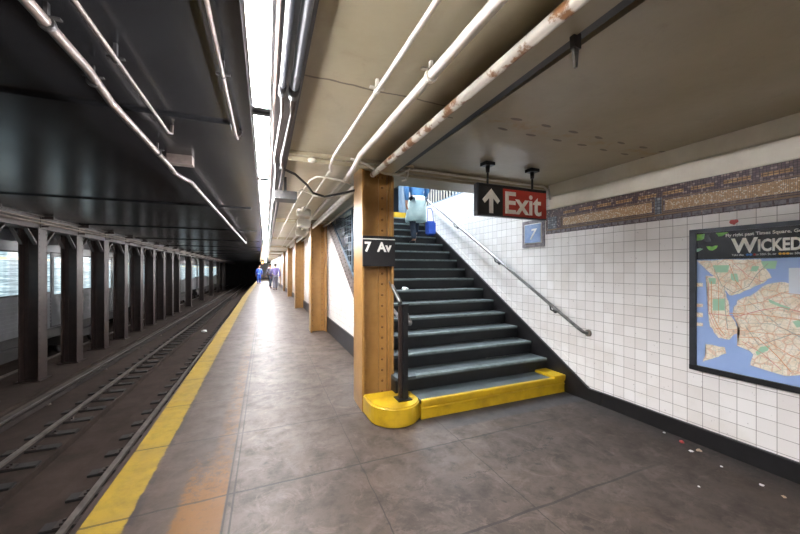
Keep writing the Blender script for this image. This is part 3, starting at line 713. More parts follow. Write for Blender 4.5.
# mesh screen above the stringer, left side
sc = thing('mesh_screen', 'blue-grey wire mesh screen in a steel frame above the stair stringer', 'screen', (1.585, 0, 0))
b = MB(); f0 = lambda y: sl(y) + 0.34
pl = [(5.2, f0(5.2)), (7.75, f0(7.75)), (7.75, 2.69), (5.2, 2.69)]
for a, c_ in zip(pl, pl[1:] + pl[:1]):
    b.tube([(0, a[0], a[1]), (0, c_[0], c_[1])], 0.022, 6)
for yy in (5.95,): b.tube([(0, yy, f0(yy)), (0, yy, 2.69)], 0.022, 6)
b.build('frame', 'bluegrey', sc)
b = MB(); s_ = 5.25
for i in range(52):
    y = 5.2 + i * 0.12
    if y < 7.7: b.box(-0.003, 0.003, y - 0.004, y + 0.004, f0(y), 2.69)
for i in range(34):
    z = 1.1 + i * 0.12
    ye = min(7.7, (z - 0.34 - 0.22) / 0.647 + 4.5)
    if z < 2.68 and ye > 5.25: b.box(-0.003, 0.003, 5.2, ye, z - 0.004, z + 0.004)
b.build('wire_mesh', 'bluegrey', sc)
# mezzanine guard along the stairwell
gd = thing('guard_railing', 'pale barred guard railing at the top right of the stairwell', 'railing', (XW + 0.12, 0, 3.03))
b = MB()
for i in range(34): b.box(-0.01, 0.01, 4.2 + i * 0.12, 4.22 + i * 0.12, 0, 1.0)
b.build('bars', 'drum', gd)
b = MB(); b.box(-0.03, 0.03, 4.1, 8.3, 1.0, 1.05); b.box(-0.02, 0.02, 4.1, 8.3, 0.04, 0.07); b.build('top_rail', 'bluegrey', gd)
for (x, y) in ((2.2, 10.2), (4.6, 10.8), (6.3, 10.0)):
    b = MB(); b.box(-0.02, 0.0, -0.14, 0.14, 0, 2.57); b.box(0.26, 0.28, -0.14, 0.14, 0, 2.57); b.box(0, 0.26, -0.01, 0.01, 0, 2.57)
    tag(b.build('mezzanine_column', 'bluegrey', loc=(x, y, 2.93)), {2.2: 'blue-grey steel column beyond the head of the stairs, left one', 4.6: 'blue-grey steel column beyond the head of the stairs, middle one', 6.3: 'blue-grey steel column beyond the head of the stairs, right one'}[x], 'column')
for i, (x, y) in enumerate(((2.6, 6.0), (2.6, 9.5), (6.5, 8.0))):
    t = thing('mezzanine_light', ['cool white ceiling light above the stair flight', 'cool white ceiling light above the stair head', 'cool white ceiling light over the mezzanine right of the stairs'][i], 'light', (x, y, 5.5), 0, 'mezzanine ceiling lights')
    MB().box(-0.32, 0.32, -1.3, 1.3, -0.06, -0.001).build('housing', 'drum', t)
    MB().box(-0.28, 0.28, -1.25, 1.25, -0.075, -0.055).build('diffuser', 'mezz_tube', t)

# ================================================================== LIGHT FIXTURES
def fixture(label):
    t = thing('strip_light', label, 'light', (0, 0, 0), RZ, 'fluorescent strip lights over the platform edge')
    MB().box(-0.055, 0.045, 0.0, 1.60, 0.05, 0.10).build('housing', 'drum', t)
    b = MB(); b.tube([(-0.030, 0.03, 0.018), (-0.030, 1.57, 0.018)], 0.019, 10); b.build('tube', 'tube', t)
    b = MB(); b.tube([(0.020, 0.03, 0.018), (0.020, 1.57, 0.018)], 0.019, 10); b.build('tube', 'tube', t)
    MB().box(-0.055, 0.045, -0.012, 0.03, 0.0, 0.08).build('end_cap', 'sign_grey', t); MB().box(-0.055, 0.045, 1.57, 1.612, 0.0, 0.08).build('end_cap', 'sign_grey', t)
    return t
fx = None
for i in range(-3, 28):
    y = 0.62 + 1.66 * i; p = T(-0.022, y, 2.49 + 0.04)
    l = 'bare twin-tube strip light over the platform edge, %s from the camera' % (ORD + ['twenty-' + q for q in ORD[:9]])[i] if i >= 0 else 'bare twin-tube strip light over the platform edge, behind the viewer'
    if fx is None: fx = fixture(l); fx.location = p
    else: dup(fx, p, RZ, l)

# ================================================================== PIPES AND CABLES
def pipe(name, pts, r, mat, label, cat='pipe', frame=None, clamps=(), clamp_mat='cream_pipe', n=10):
    t = thing(name, label, cat, (0, 0, 0), RZ if frame == 't' else 0)
    MB().tube(pts, r, n).build('tube', mat, t)
    for c in clamps:
        c = Vector(c); b = MB(); b.tube([c - Vector((0, 0.014, 0)), c + Vector((0, 0.014, 0))], r * 1.35, 10); b.box(c.x - 0.008, c.x + 0.008, c.y - 0.012, c.y + 0.012, c.z, c.z + 0.12 if frame != 't' else c.z + 0.1)
        b.box(c.x - r - 0.03, c.x + r + 0.03, c.y - 0.012, c.y + 0.012, c.z + r, c.z + r + 0.008)
        b.build('clamp', clamp_mat, t)
    return t
# over the tracks
pipe('conduit', [(-0.99, YB, 2.75), (-0.99, 2.55, 2.75), (-1.03, 3.0, 2.75), (-1.03, 4.5, 2.75), (-1.02, 4.75, 2.72), (-0.98, 5.0, 2.72), (-0.95, 5.3, 2.75), (-0.83, 16.5, 2.75), (-0.83, 17.0, 2.88)], 0.026, 'pink_pipe',
     'thick pinkish-grey conduit with a bend under the black ceiling', 'conduit', 't', [(-0.99, 2.15, 2.75), (-1.02, 2.7, 2.75), (-1.03, 4.1, 2.75), (-0.93, 7.5, 2.75), (-0.9, 11, 2.75)], 'black_steel')
pipe('conduit', [(-0.825, YB, 2.78), (-0.81, 3.55, 2.78), (-0.80, 3.62, 2.80), (-0.80, 3.64, 2.90)], 0.013, 'pink_pipe', 'thin grey conduit ending in a bend beside the thick one', 'conduit', 't', [(-0.82, 2.45, 2.78)], 'black_steel')
pipe('conduit', [(-0.255, YB, 2.78), (-0.252, 3.4, 2.78), (-0.245, 3.50, 2.79), (-0.22, 3.55, 2.89)], 0.012, 'pink_pipe', 'thin grey conduit under the black ceiling nearest the strip lights', 'conduit', 't', [(-0.254, 2.4, 2.78)], 'black_steel')
b = MB(); b.box(-1.05, -0.80, 4.52, 4.66, 2.78, 2.89); tag(b.build('junction_box', 'pink_pipe', rz=RZ), 'small grey junction box on the black ceiling by the thick conduit', 'box')
# beside the strip lights
for (x0, r0, r1, lb) in ((0.082, 0.015, 0.010, 'narrower grey conduit running right beside the strip lights'), (0.140, 0.022, 0.014, 'thicker grey conduit beside the strip lights, right of the narrower one')):
    t = thing('conduit', lb, 'conduit', (0, 0, 0), RZ)
    MB().tube([(x0, YB, 2.52), (x0, 1.93, 2.52)], r0, 12).build('plastic_sleeve', 'grey_conduit', t)
    e = 0.0
    MB().tube([(x0, 1.9, 2.52), (x0 + 0.012, 2.2, 2.52), (x0 - 0.012 + e, 3.1, 2.52), (x0 + 0.01, 3.5, 2.54), (x0 + 0.01, 30, 2.56)], r1, 10).build('metal_pipe', 'pink_pipe', t)
    MB().tube([(x0, 1.86, 2.52), (x0, 1.96, 2.52)], r0 * 1.3, 10).build('coupling', 'black_steel', t)
jb = thing('junction_box', 'black metal box hanging beside the strip lights with cables leaving it', 'box', T(0.22, 4.35, 2.40), RZ)
MB().box(-0.13, 0.13, -0.12, 0.12, 0, 0.10).build('casing', 'black_steel', jb, bevel=0.004)
b = MB(); b.box(-0.015, 0.015, -0.02, 0.02, 0.10, 0.29); b.build('hanger', 'black_steel', jb)
pipe('cable', [(0.13, 3.5, 2.56), (0.28, 3.62, 2.54), (0.42, 3.85, 2.50), (0.52, 4.1, 2.47), (0.66, 4.12, 2.44), (0.82, 3.98, 2.46), (1.0, 3.88, 2.50)], 0.013, 'black_steel', 'black cable curving from the strip lights to the nearest ochre column', 'cable', 't')
pipe('cable', [(0.30, 4.33, 2.50), (0.42, 4.3, 2.54), (0.55, 4.2, 2.46), (0.72, 4.14, 2.43), (0.86, 4.0, 2.45), (1.0, 3.9, 2.48)], 0.009, 'cream_pipe', 'pale cable looping from the black box to the nearest ochre column', 'cable', 't')
# cream pipes under the platform ceiling
P = lambda x, y, z: (x, y, z)
pipe('ceiling_pipe', [(0.655, YB, 2.62), (0.655, 3.15, 2.62), (0.66, 3.35, 2.58), (0.70, 3.50, 2.58), (0.715, 3.7, 2.62), (0.80, 8, 2.62), (1.0, 16, 2.62)], 0.0135, 'cream_pipe', 'thin cream pipe, leftmost of the three under the platform ceiling', 'pipe', None, [(0.655, 1.9, 2.62)])
pipe('ceiling_pipe', [(0.87, YB, 2.61), (0.87, 3.0, 2.61), (0.88, 3.25, 2.57), (0.90, 3.55, 2.57), (0.95, 3.8, 2.61), (1.03, 8, 2.61), (1.2, 16, 2.61)], 0.027, 'cream_pipe', 'thick cream pipe, middle of the three under the platform ceiling', 'pipe', None, [(0.87, 1.62, 2.61)])
pipe('ceiling_pipe', [(1.075, YB, 2.565), (1.125, 3.4, 2.565)], 0.030, 'rust_pipe', 'cream pipe with flaking rusty paint running along the platform girder', 'pipe', None, [])
pipe('ceiling_pipe', [(1.12, 4.0, 2.58), (1.36, 16, 2.58)], 0.045, 'cream_pipe', 'thick cream pipe behind the nearest column, along the stair wall', 'pipe', None, [])
pipe('ceiling_pipe', [(1.38, 4.0, 2.60), (1.46, 8, 2.60), (1.5, 16, 2.60)], 0.02, 'cream_pipe', 'thin cream pipe along the top of the tiled stair wall', 'pipe', None, [])
pipe('cable_loop', [(0.34, 12, 2.58), (0.42, 5.0, 2.58), (0.47, 3.95, 2.58), (0.52, 3.78, 2.58), (0.62, 3.76, 2.58), (0.85, 3.86, 2.58), (1.0, 3.95, 2.56)], 0.010, 'cream_pipe', 'thin cream conduit turning a corner towards the nearest column', 'conduit', 't')
pipe('lintel_conduit', [(1.42, 3.36, 2.64), (1.6, 3.37, 2.665), (2.4, 3.37, 2.66), (3.2, 3.37, 2.66), (3.50, 3.36, 2.66), (3.56, 3.33, 2.60), (3.575, 3.32, 2.48)], 0.013, 'cream_pipe', 'cream conduit along the beam above the stairs, bending down at the tiled wall', 'conduit', None)
pipe('lintel_cable', [(0.86, 3.30, 2.67), (0.95, 3.30, 2.655), (1.02, 3.30, 2.637), (1.106, 3.29, 2.586), (1.228, 3.29, 2.558), (1.376, 3.29, 2.562), (1.46, 3.30, 2.60), (1.51, 3.31, 2.65), (1.52, 3.32, 2.69)], 0.012, 'cream_pipe', 'sagging pale cable around the top of the nearest ochre column', 'cable', None)
pipe('lintel_cable', [(1.42, 3.30, 2.50), (1.47, 3.31, 2.52), (1.50, 3.32, 2.58), (1.51, 3.32, 2.68)], 0.010, 'cream_pipe', 'short hanging cream cable end right of the nearest column top', 'cable', None)
hs = thing('ceiling_housing', 'round cream drum under the ceiling, foremost of the fittings before the second column', 'fitting', T(0.64, 6.3, 0), RZ)
MB().tube([(0, 0, 2.52), (0, 0, 2.53), (0, 0, 2.64), (0, 0, 2.65)], [0.115, 0.125, 0.125, 0.115], 20).build('drum', 'drum', hs)
MB().tube([(0, 0, 2.64), (0, 0, 2.69)], 0.05, 10).build('stem', 'drum', hs)
for x, y, l in ((0.73, 7.25, 'cream square box under the ceiling right behind the round drum'), (0.84, 9.1, 'cream square box under the ceiling past the second column')):
    hs = thing('ceiling_box', l, 'box', T(x, y, 0), RZ)
    MB().box(-0.13, 0.13, -0.12, 0.12, 2.44, 2.60).build('casing', 'drum', hs, bevel=0.008)
    MB().box(-0.03, 0.03, -0.03, 0.03, 2.60, 2.69).build('stem', 'drum', hs)
# dome bolts near the light on the cross strap
tag(MB().ball((0, 0, 0), 0.035, (1.2, 1, 0.7)).build('round_fitting', 'drum', loc=T(0.42, 3.38, 2.63)), 'small pale round fitting on the ceiling strap right of the strip lights', 'fitting')
# hook hanging from the girder
hk = thing('girder_bracket', 'small pointed steel bracket hanging under the dark girder edge', 'bracket', (1.315, 1.08, 2.575), RZ)
b = MB(); b.box(-0.022, 0.022, -0.012, 0.012, -0.03, 0.10); b.build('clamp', 'black_steel', hk)
b = MB(); b.prism([(-0.016, -0.03), (0.016, -0.03), (0.006, -0.115), (-0.004, -0.115)], 'y', -0.006, 0.006); b.build('blade', 'steel', hk)

# ================================================================== EXIT SIGN
SGN = 0.955
ex = thing('exit_sign', 'hanging black and red Exit sign with a white up arrow', 'sign', (2.072, 2.85, 2.115))
MB().box(0.0, 0.985, 0, 0.07, 0, 0.335).build('casing', 'frame_grey', ex, bevel=0.004)
MB().box(0.012, 0.335, -0.004, 0.001, 0.012, 0.300).build('arrow_panel', 'sign_black', ex)
MB().box(0.335, 0.975, -0.004, 0.001, 0.012, 0.300).build('exit_panel', 'sign_red', ex)
MB().box(0.012, 0.975, -0.005, 0.001, 0.300, 0.325).build('top_band', 'black', ex)
b = MB(); ax = 0.175
b.prism([(ax - 0.027, 0.028), (ax + 0.027, 0.028), (ax + 0.027, 0.185), (ax + 0.085, 0.13), (ax + 0.118, 0.165), (ax, 0.285), (ax - 0.118, 0.165), (ax - 0.085, 0.13), (ax - 0.027, 0.185)], 'y', -0.007, -0.003)
b.build('arrow', 'sign_white', ex)
text_obj('exit_lettering', 'Exit', 'sign_white', m_front(0.348, -0.0045, 0.045), 0.325, ex, 0.0015, bold=0.007, sx=1.08)
for x in (0.16, 0.80):
    b = MB(); b.tube([(x, 0.035, 0.335), (x, 0.035, 0.50)], 0.012, 10); b.tube([(x, 0.035, 0.46), (x, 0.035, 0.53)], [0.02, 0.026], 10); b.box(x - 0.06, x + 0.06, -0.015, 0.085, 0.53, 0.565)
    b.build('hanger', 'black', ex)

ex.scale = (SGN, 1, 1)
# ================================================================== NUMBER PLAQUE
pq = thing('number_plaque', 'blue tile plaque with a white 7 set in the wall under the Exit sign', 'plaque', (XW, 3.66, 2.065))
MB().box(-0.010, 0.0, -0.20, 0.22, -0.185, 0.195).build('border', 'plum_tile', pq, bevel=0.002)
MB().box(-0.014, -0.006, -0.150, 0.170, -0.135, 0.145).build('white_line', 'sign_white', pq)
MB().box(-0.018, -0.010, -0.140, 0.160, -0.125, 0.135).build('blue_field', 'tile_blue', pq)
text_obj('numeral', '7', 'sign_white', m_wall(-0.018, 0.075, -0.075), 0.21, pq, 0.002, bold=0.004, shear=0.3)

# ================================================================== MAP POSTER
PX = XW
mp_ = thing('map_poster', 'framed subway map under a black theatre advertisement on the white tiled wall', 'poster', (PX, 0, 0))
YL, YR, ZB, ZT = 1.775, 0.42, 0.655, 1.912
b = MB()
b.box(-0.03, 0.0, YL - 0.05, YL, ZB, ZT); b.box(-0.03, 0, YR, YR + 0.05, ZB, ZT); b.box(-0.03, 0, YR, YL, ZT - 0.035, ZT)
b.build('frame', 'frame_grey', mp_, bevel=0.003)
MB().box(-0.033, 0.0, YR, YL, ZB, ZB + 0.045).build('lower_frame', 'frame_black', mp_, bevel=0.003)
bg = MB().box(-0.012, 0.0, YR + 0.04, YL - 0.04, ZB + 0.03, 1.645).build('map_sheet', 'water', mp_)
ad = MB().box(-0.012, 0.0, YR + 0.04, YL - 0.04, 1.640, ZT - 0.03).build('advertisement', 'print_black', mp_)
def sheet(pts, d, name, mat, parent):
    b = MB(); v = [b.bm.verts.new((-0.0121 - d, p[0], p[1])) for p in pts]; w_ = [b.bm.verts.new((-0.0115, p[0], p[1])) for p in pts]
    n = len(pts); b.face(v); b.face(w_[::-1])
    for i in range(n): b.face([v[i], v[(i + 1) % n], w_[(i + 1) % n], w_[i]])
    bmesh.ops.triangulate(b.bm, faces=b.bm.faces[:])
    return b.build(name, mat, parent)
def jag(pts, k=4, a=0.006):
    out = []; rnd = random.Random(len(pts) * 7 + int(pts[0][0] * 100))
    for p, q in zip(pts, pts[1:] + pts[:1]):
        L_ = math.hypot(q[0] - p[0], q[1] - p[1]); m = 1 if L_ < 0.06 else k
        for i in range(m):
            t_ = i / m; j = a if i else 0
            out.append((p[0] + (q[0] - p[0]) * t_ + rnd.uniform(-j, j), p[1] + (q[1] - p[1]) * t_ + rnd.uniform(-j, j)))
    return out
manh = [(1.66, 1.50), (1.58, 1.50), (1.52, 1.35), (1.50, 1.22), (1.50, 1.18), (1.46, 1.12), (1.45, 1.03), (1.50, .97), (1.57, .97), (1.63, 1.06), (1.65, 1.29)]
bronx = [(1.725, 1.635), (1.31, 1.635), (1.25, 1.49), (1.31, 1.44), (1.43, 1.36), (1.5, 1.34), (1.57, 1.44), (1.65, 1.55)]
queens = [(1.45, 1.3), (1.35, 1.36), (1.29, 1.43), (1.2, 1.46), (1.1, 1.44), (0.95, 1.42), (0.75, 1.36), (0.52, 1.38), (0.52, 0.98), (0.7, 0.9), (0.85, 0.86), (1.02, 0.84), (1.1, .79), (1.18, .76), (1.24, .77), (1.37, .79), (1.35, .89), (1.45, .93), (1.43, 1.06), (1.48, 1.19)]
inset = [(1.66, .9), (1.53, .9), (1.52, .85), (1.59, .8), (1.68, .74), (1.65, .83)]
sheet([(1.70, .925), (1.505, .925), (1.505, .725), (1.70, .725)], 0.0002, 'inset_box', 'water', bg)
lands = [(manh, 'manhattan'), (bronx, 'b'), (queens, 'q')]
for q_, pl_ in enumerate((manh, bronx, queens, inset)): sheet(jag(pl_), 0.0004 + 0.00025 * q_, 'land', 'land', bg)
for (y, z, h) in ((1.725, 1.40, .035), (1.725, 1.22, .03), (1.725, 1.13, .04), (1.725, 1.05, .03)): sheet([(y, z), (y - 0.045, z + .003), (y - .045, z + h), (y, z + h)], 0.0004, 'land', 'land', bg)
for pts in ([(1.61, 1.3), (1.53, 1.31), (1.53, 1.21), (1.61, 1.2)], [(1.61, 1.59), (1.5, 1.59), (1.51, 1.53), (1.59, 1.53)], [(1.49, 1.52), (1.45, 1.52), (1.44, 1.45), (1.49, 1.47)], [(1.64, 1.48), (1.59, 1.48), (1.59, 1.43), (1.63, 1.43)],
            [(1.27, 1.33), (1.2, 1.29), (1.15, 1.27), (1.16, 1.25), (1.26, 1.3)], [(1.31, 1.62), (1.22, 1.62), (1.23, 1.56), (1.29, 1.56)], [(1.31, .95), (1.26, .97), (1.27, .93), (1.33, .88), (1.34, .9)],
            [(1.14, 1.17), (1.09, 1.2), (1.08, 1.15), (1.12, 1.13)], [(0.86, 1.26), (0.74, 1.3), (0.7, 1.24), (0.8, 1.2)], [(1.36, 1.58), (1.32, 1.58), (1.33, 1.54), (1.37, 1.54)], [(1.63, .86), (1.59, .87), (1.60, .83), (1.64, .82)], [(0.96, 1.08), (0.9, 1.1), (0.88, 1.04), (0.94, 1.03)]):
    sheet(pts, 0.0010, 'park', 'park', bg)
sheet([(1.16, 1.565), (.56, 1.58), (.56, 1.50), (0.95, 1.50), (.95, 1.40), (1.02, 1.37), (1.16, 1.37)], 0.0012, 'legend_box', 'legend', bg)
def route(pts, mat, wd=0.0045):
    b = MB()
    for p, q in zip(pts, pts[1:]):
        p = Vector((0, *p)); q = Vector((0, *q)); d = (q - p).normalized(); nrm = Vector((0, -d.z, d.y)) * wd / 2; p = p - d * wd / 3; q = q + d * wd / 3
        v = [b.bm.verts.new((-0.0134, r_.y, r_.z)) for r_ in (p + nrm, q + nrm, q - nrm, p - nrm)]; b.face(v)
        v2 = [b.bm.verts.new((-0.0120, r_.y, r_.z)) for r_ in (p + nrm, q + nrm, q - nrm, p - nrm)]
        for i in range(4): b.face([v[i], v[(i + 1) % 4], v2[(i + 1) % 4], v2[i]])
    b.build('route_line', mat, bg)
route([(1.62, 1.45), (1.62, 1.18), (1.57, 1.06), (1.53, 1.0)], 'route_o'); route([(1.64, 1.44), (1.64, 1.2), (1.60, 1.08), (1.55, .99)], 'route_r', .003); route([(1.53, 1.42), (1.525, 1.2), (1.51, 1.05)], 'route_g', .004)
route([(1.6, 1.56), (1.55, 1.42), (1.47, 1.36), (1.38, 1.42), (1.33, 1.52), (1.27, 1.6)], 'route_g', .004); route([(1.5, 1.6), (1.46, 1.46), (1.42, 1.40)], 'route_o', .004)
route([(1.64, 1.17), (1.45, 1.17), (1.3, 1.24), (1.2, 1.27), (.9, 1.2), (.55, 1.22)], 'route_r', .005); route([(1.5, 1.19), (1.3, 1.20), (1.0, 1.18), (.55, 1.1)], 'route_o', .005)
route([(1.58, 1.05), (1.42, 1.06), (1.25, 1.06), (1.0, 1.1), (.6, 1.03)], 'route_o', .004); route([(1.45, 1.0), (1.33, 1.02), (1.22, .9), (1.15, .8)], 'route_o', .005); route([(1.42, .97), (1.3, .9), (1.2, .80)], 'route_r', .004)
route([(1.4, 1.1), (1.32, .96), (1.14, 1.08), (.9, 1.0)], 'route_g', .004); route([(1.38, 1.3), (1.2, 1.12), (1.0, 1.0)], 'route_g', .003); route([(1.30, 1.02), (1.15, .92), (1.05, .88)], 'route_o', .004)
route([(1.45, 1.25), (1.3, 1.3), (1.2, 1.38), (1.0, 1.36), (.7, 1.3)], 'route_o', .003); route([(1.42, 1.12), (1.25, 1.14), (1.05, 1.05), (.8, .95)], 'route_g', .003)
route([(1.57, 1.46), (1.57, 1.1)], 'route_o', .003); route([(1.47, 1.60), (1.38, 1.5), (1.30, 1.46)], 'route_r', .003)
# advertisement print
sheet([(1.725, 1.868), (1.665, 1.868), (1.672, 1.825), (1.69, 1.815), (1.725, 1.812)], 0.0006, 'green_shape', 'lime', ad)
sheet([(1.59, 1.868), (1.505, 1.865), (1.545, 1.838), (1.57, 1.836)], 0.0006, 'green_shape', 'lime', ad)
sheet([(1.655, 1.757), (1.635, 1.757), (1.615, 1.752), (1.595, 1.760), (1.575, 1.758), (1.585, 1.735), (1.612, 1.718), (1.635, 1.722), (1.648, 1.74)], 0.0006, 'green_shape', 'lime', ad)
sheet([(1.725, 1.71), (1.70, 1.72), (1.68, 1.735), (1.70, 1.745), (1.725, 1.74)], 0.0006, 'green_shape', 'park', ad)
text_obj('show_title', 'W', 'sign_white', m_wall(-0.0122, 1.482, 1.695), 0.160, ad, 0.0008, bold=0.005, sx=0.90)
text_obj('show_title', 'ICKED', 'sign_white', m_wall(-0.0122, 1.330, 1.700), 0.128, ad, 0.0008, bold=0.004, sx=0.655)
text_obj('tag_line', 'Fly right past Times Square. Go straight to', 'sign_white', m_wall(-0.0122, 1.525, 1.828), 0.034, ad, 0.0005, bold=0.0006, sx=1.0)
text_obj('small_print', 'Take the            to 50th St. or            to 50th St.', 'sign_white', m_wall(-0.0122, 1.485, 1.666), 0.022, ad, 0.0005, sx=0.95)
for i, (y, m_) in enumerate(((1.388, 'dot_b'), (1.368, 'dot_b'), (1.345, 'dot_r'), (1.205, 'dot_y'), (1.185, 'dot_y'), (1.165, 'dot_y'))):
    sheet([(y + 0.009 * math.cos(a * PI / 5), 1.673 + 0.009 * math.sin(a * PI / 5)) for a in range(10)], 0.0006, 'line_dot', m_, ad)
tag(MB().ball((0, 0.012, 0), 0.018, (0.12, 1, 1)).ball((0, -0.012, 0.002), 0.017, (0.12, 1, 0.9)).ball((0, 0, -0.014), 0.012, (0.12, 1, 1)).build('wall_stain', 'red_litter', loc=(XW - 0.001, 1.475, 1.95)), 'dark red blotch on the tiles just above the map poster', 'stain')

# ================================================================== LITTER
def scrap(x, y, z, s, mat, label, seed, cat='litter', group=None):
    r_ = random.Random(seed); b = MB(); o_ = bmesh.ops.create_icosphere(b.bm, subdivisions=2, radius=s)
    for v in b.bm.verts: v.co *= r_.uniform(0.6, 1.15); v.co.z *= 0.45
    zm = min(v.co.z for v in b.bm.verts)
    o = b.build('litter_scrap', mat, loc=(x, y, z - zm)); tag(o, label, cat, group)
scrap(2.14, 4.86, 1.23, 0.06, 'paper', 'crumpled white paper lying on a middle stair tread', 1)
pt = T(-2.62, 17.5); scrap(pt.x, pt.y, -1.2 - 0.1, 0.13, 'paper', 'white crumpled litter lying in the trackbed far along', 2)
pt = T(-2.1, 2.9)
for i, (x, y, s, m_, l) in enumerate(((3.555, 1.953, .012, 'paper', 'tiny white scrap nearest the stairs along the skirting'), (3.50, 1.78, .022, 'red_litter', 'small red wrapper on the floor by the black skirting'), (3.40, 1.66, .018, 'paper', 'small white scrap just past the red wrapper'),
     (3.47, 1.64, .022, 'tan_litter', 'small tan scrap beside the white one below the wall'), (3.36, 1.44, .010, 'paper', 'tiny pale scrap in the middle of the litter line'), (3.33, 1.20, .014, 'paper', 'white scrap near the right edge of the floor'), (3.30, 1.08, .014, 'tan_litter', 'pale scrap nearest the right edge of the view'), (2.9, 1.37, .008, 'paper', 'tiny pale scrap out on the brown floor'))):
    scrap(x, y, 0, s, m_, l, 10 + i)

# ================================================================== PEOPLE
def skin_mesh(name, verts, edges, mat, parent, sub=2):
    me = bpy.data.meshes.new(name); me.from_pydata([v[0] for v in verts], edges, [])
    o = bpy.data.objects.new(name, me); COL.objects.link(o)
    md = o.modifiers.new('skin', 'SKIN'); md.use_smooth_shade = True
    for i, v in enumerate(verts):
        r = v[1]; sv = me.skin_vertices[0].data[i]; sv.radius = (r, r) if not isinstance(r, tuple) else r
    me.skin_vertices[0].data[0].use_root = True
    s2 = o.modifiers.new('sub', 'SUBSURF'); s2.levels = sub; s2.render_levels = sub
    bpy.context.view_layer.update()
    m2 = bpy.data.meshes.new_from_object(o.evaluated_get(bpy.context.evaluated_depsgraph_get()))
    bpy.data.objects.remove(o)
    for p in m2.polygons: p.use_smooth = True
    m2.materials.clear(); m2.materials.append(M[mat])
    q = bpy.data.objects.new(name, m2); COL.objects.link(q); q.parent = parent
    return q
def person(label, loc, rz, top, legs, skin='skin', pose='stand', skirt=None):
    """faces local -Y; local origin between the feet"""
    t = thing('person', label, 'person', loc, rz)
    if pose == 'climb':   # left foot one step up in front
        fl, fr_ = (-0.09, -0.27, 0.25), (0.09, 0.03, 0.08); kl, kr = (-0.10, -0.24, 0.66), (0.10, -0.04, 0.52); lean = -0.10
        hl, hr_ = (-0.24, -0.28, 0.95), (0.27, 0.05, 0.86); el, er = (-0.27, -0.06, 1.14), (0.27, 0.03, 1.12)
    elif pose == 'walk':
        fl, fr_ = (-0.09, -0.26, 0.08), (0.09, 0.28, 0.10); kl, kr = (-0.09, -0.20, 0.50), (0.09, 0.06, 0.50); lean = -0.03
        hl, hr_ = (-0.25, 0.20, 0.84), (0.25, -0.22, 0.86); el, er = (-0.26, 0.08, 1.10), (0.26, -0.04, 1.10)
    else:
        fl, fr_ = (-0.10, 0.0, 0.08), (0.10, 0.0, 0.08); kl, kr = (-0.10, -0.01, 0.50), (0.10, -0.01, 0.50); lean = 0
        hl, hr_ = (-0.27, -0.03, 0.82), (0.27, -0.03, 0.82); el, er = (-0.26, 0.02, 1.09), (0.26, 0.02, 1.09)
    pel = (0, 0, 0.94); hipl, hipr = (-0.09, -0.01, 0.88), (0.09, -0.01, 0.88); che = (0, lean * 0.7, 1.25); nk = (0, lean, 1.44); hd = (0, lean * 1.2 - 0.01, 1.60)
    shl, shr = (-0.17, lean * 0.9, 1.38), (0.17, lean * 0.9, 1.38)
    V = [(pel, (0.14, 0.10)), ((0, lean * .3, 1.08), (0.125, 0.095)), (che, (0.155, 0.105)), ((0, lean * .95, 1.38), (0.10, 0.08)), (nk, 0.05), ((hd[0], hd[1], 1.51), 0.055), (hd, (0.072, 0.088)), ((hd[0], hd[1] + 0.005, 1.67), (0.058, 0.07)),
         (shl, 0.058), (el, 0.042), (hl, 0.027), (shr, 0.058), (er, 0.042), (hr_, 0.027),
         (hipl, 0.085), (kl, 0.058), (fl, 0.038), ((fl[0], fl[1] - 0.14, fl[2] - 0.045), 0.032), (hipr, 0.085), (kr, 0.058), (fr_, 0.038), ((fr_[0], fr_[1] - 0.14, fr_[2] - 0.045), 0.032)]
    E_ = [(0, 1), (1, 2), (2, 3), (3, 4), (4, 5), (5, 6), (6, 7), (3, 8), (8, 9), (9, 10), (3, 11), (11, 12), (12, 13), (0, 14), (14, 15), (15, 16), (16, 17), (0, 18), (18, 19), (19, 20), (20, 21)]
    # hands: palm and five fingers each
    for hi, sgn in ((10, -1), (13, 1)):
        h = Vector(V[hi][0]); e = Vector(V[hi - 1][0]); d = (h - e).normalized(); fw = Vector((0, -1, 0)); fw = (fw - d * fw.dot(d)).normalized()
        pi_ = len(V); V.append((tuple(h + d * 0.06), (0.016, 0.03))); E_.append((hi, pi_))
        for f_, ln in ((-0.027, .062), (-0.009, .075), (0.009, .08), (0.027, .07)):
            a = len(V); base = h + d * 0.10 + fw * f_ * -1
            V.append((tuple(base), 0.010)); E_.append((pi_, a)); V.append((tuple(base + d * ln * 0.5 + Vector((-sgn * 0.006, 0, 0))), 0.009)); E_.append((a, a + 1))
            V.append((tuple(base + d * ln + Vector((-sgn * 0.02, 0, 0))), 0.007)); E_.append((a + 1, a + 2))
        a = len(V); V.append((tuple(h + d * 0.05 + fw * 0.045), 0.011)); E_.append((pi_, a)); V.append((tuple(h + d * 0.09 + fw * 0.06), 0.009)); E_.append((a, a + 1))
    body = skin_mesh('body', V, E_, skin, t)
    # nose, ears, eyes
    b = MB(); b.ball((0, hd[1] - 0.098, 1.585), 0.016, (0.8, 1.1, 1.3), 8, 6); b.ball((-0.078, hd[1] + 0.01, 1.59), 0.024, (0.4, 0.8, 1.2), 8, 6); b.ball((0.078, hd[1] + 0.01, 1.59), 0.024, (0.4, 0.8, 1.2), 8, 6); b.build('face', skin, t)
    b = MB(); b.ball((0, hd[1] + 0.022, 1.635), 0.105, (0.86, 0.98, 0.92), 14, 10); b.ball((0, hd[1] + 0.06, 1.57), 0.075, (1, 0.7, 1.1), 12, 8); b.build('hair', 'hair', t)
    def up(i, k_): v = V[i]; r = v[1]; r = tuple(q + k_ for q in r) if isinstance(r, tuple) else r + k_; return (v[0], r)
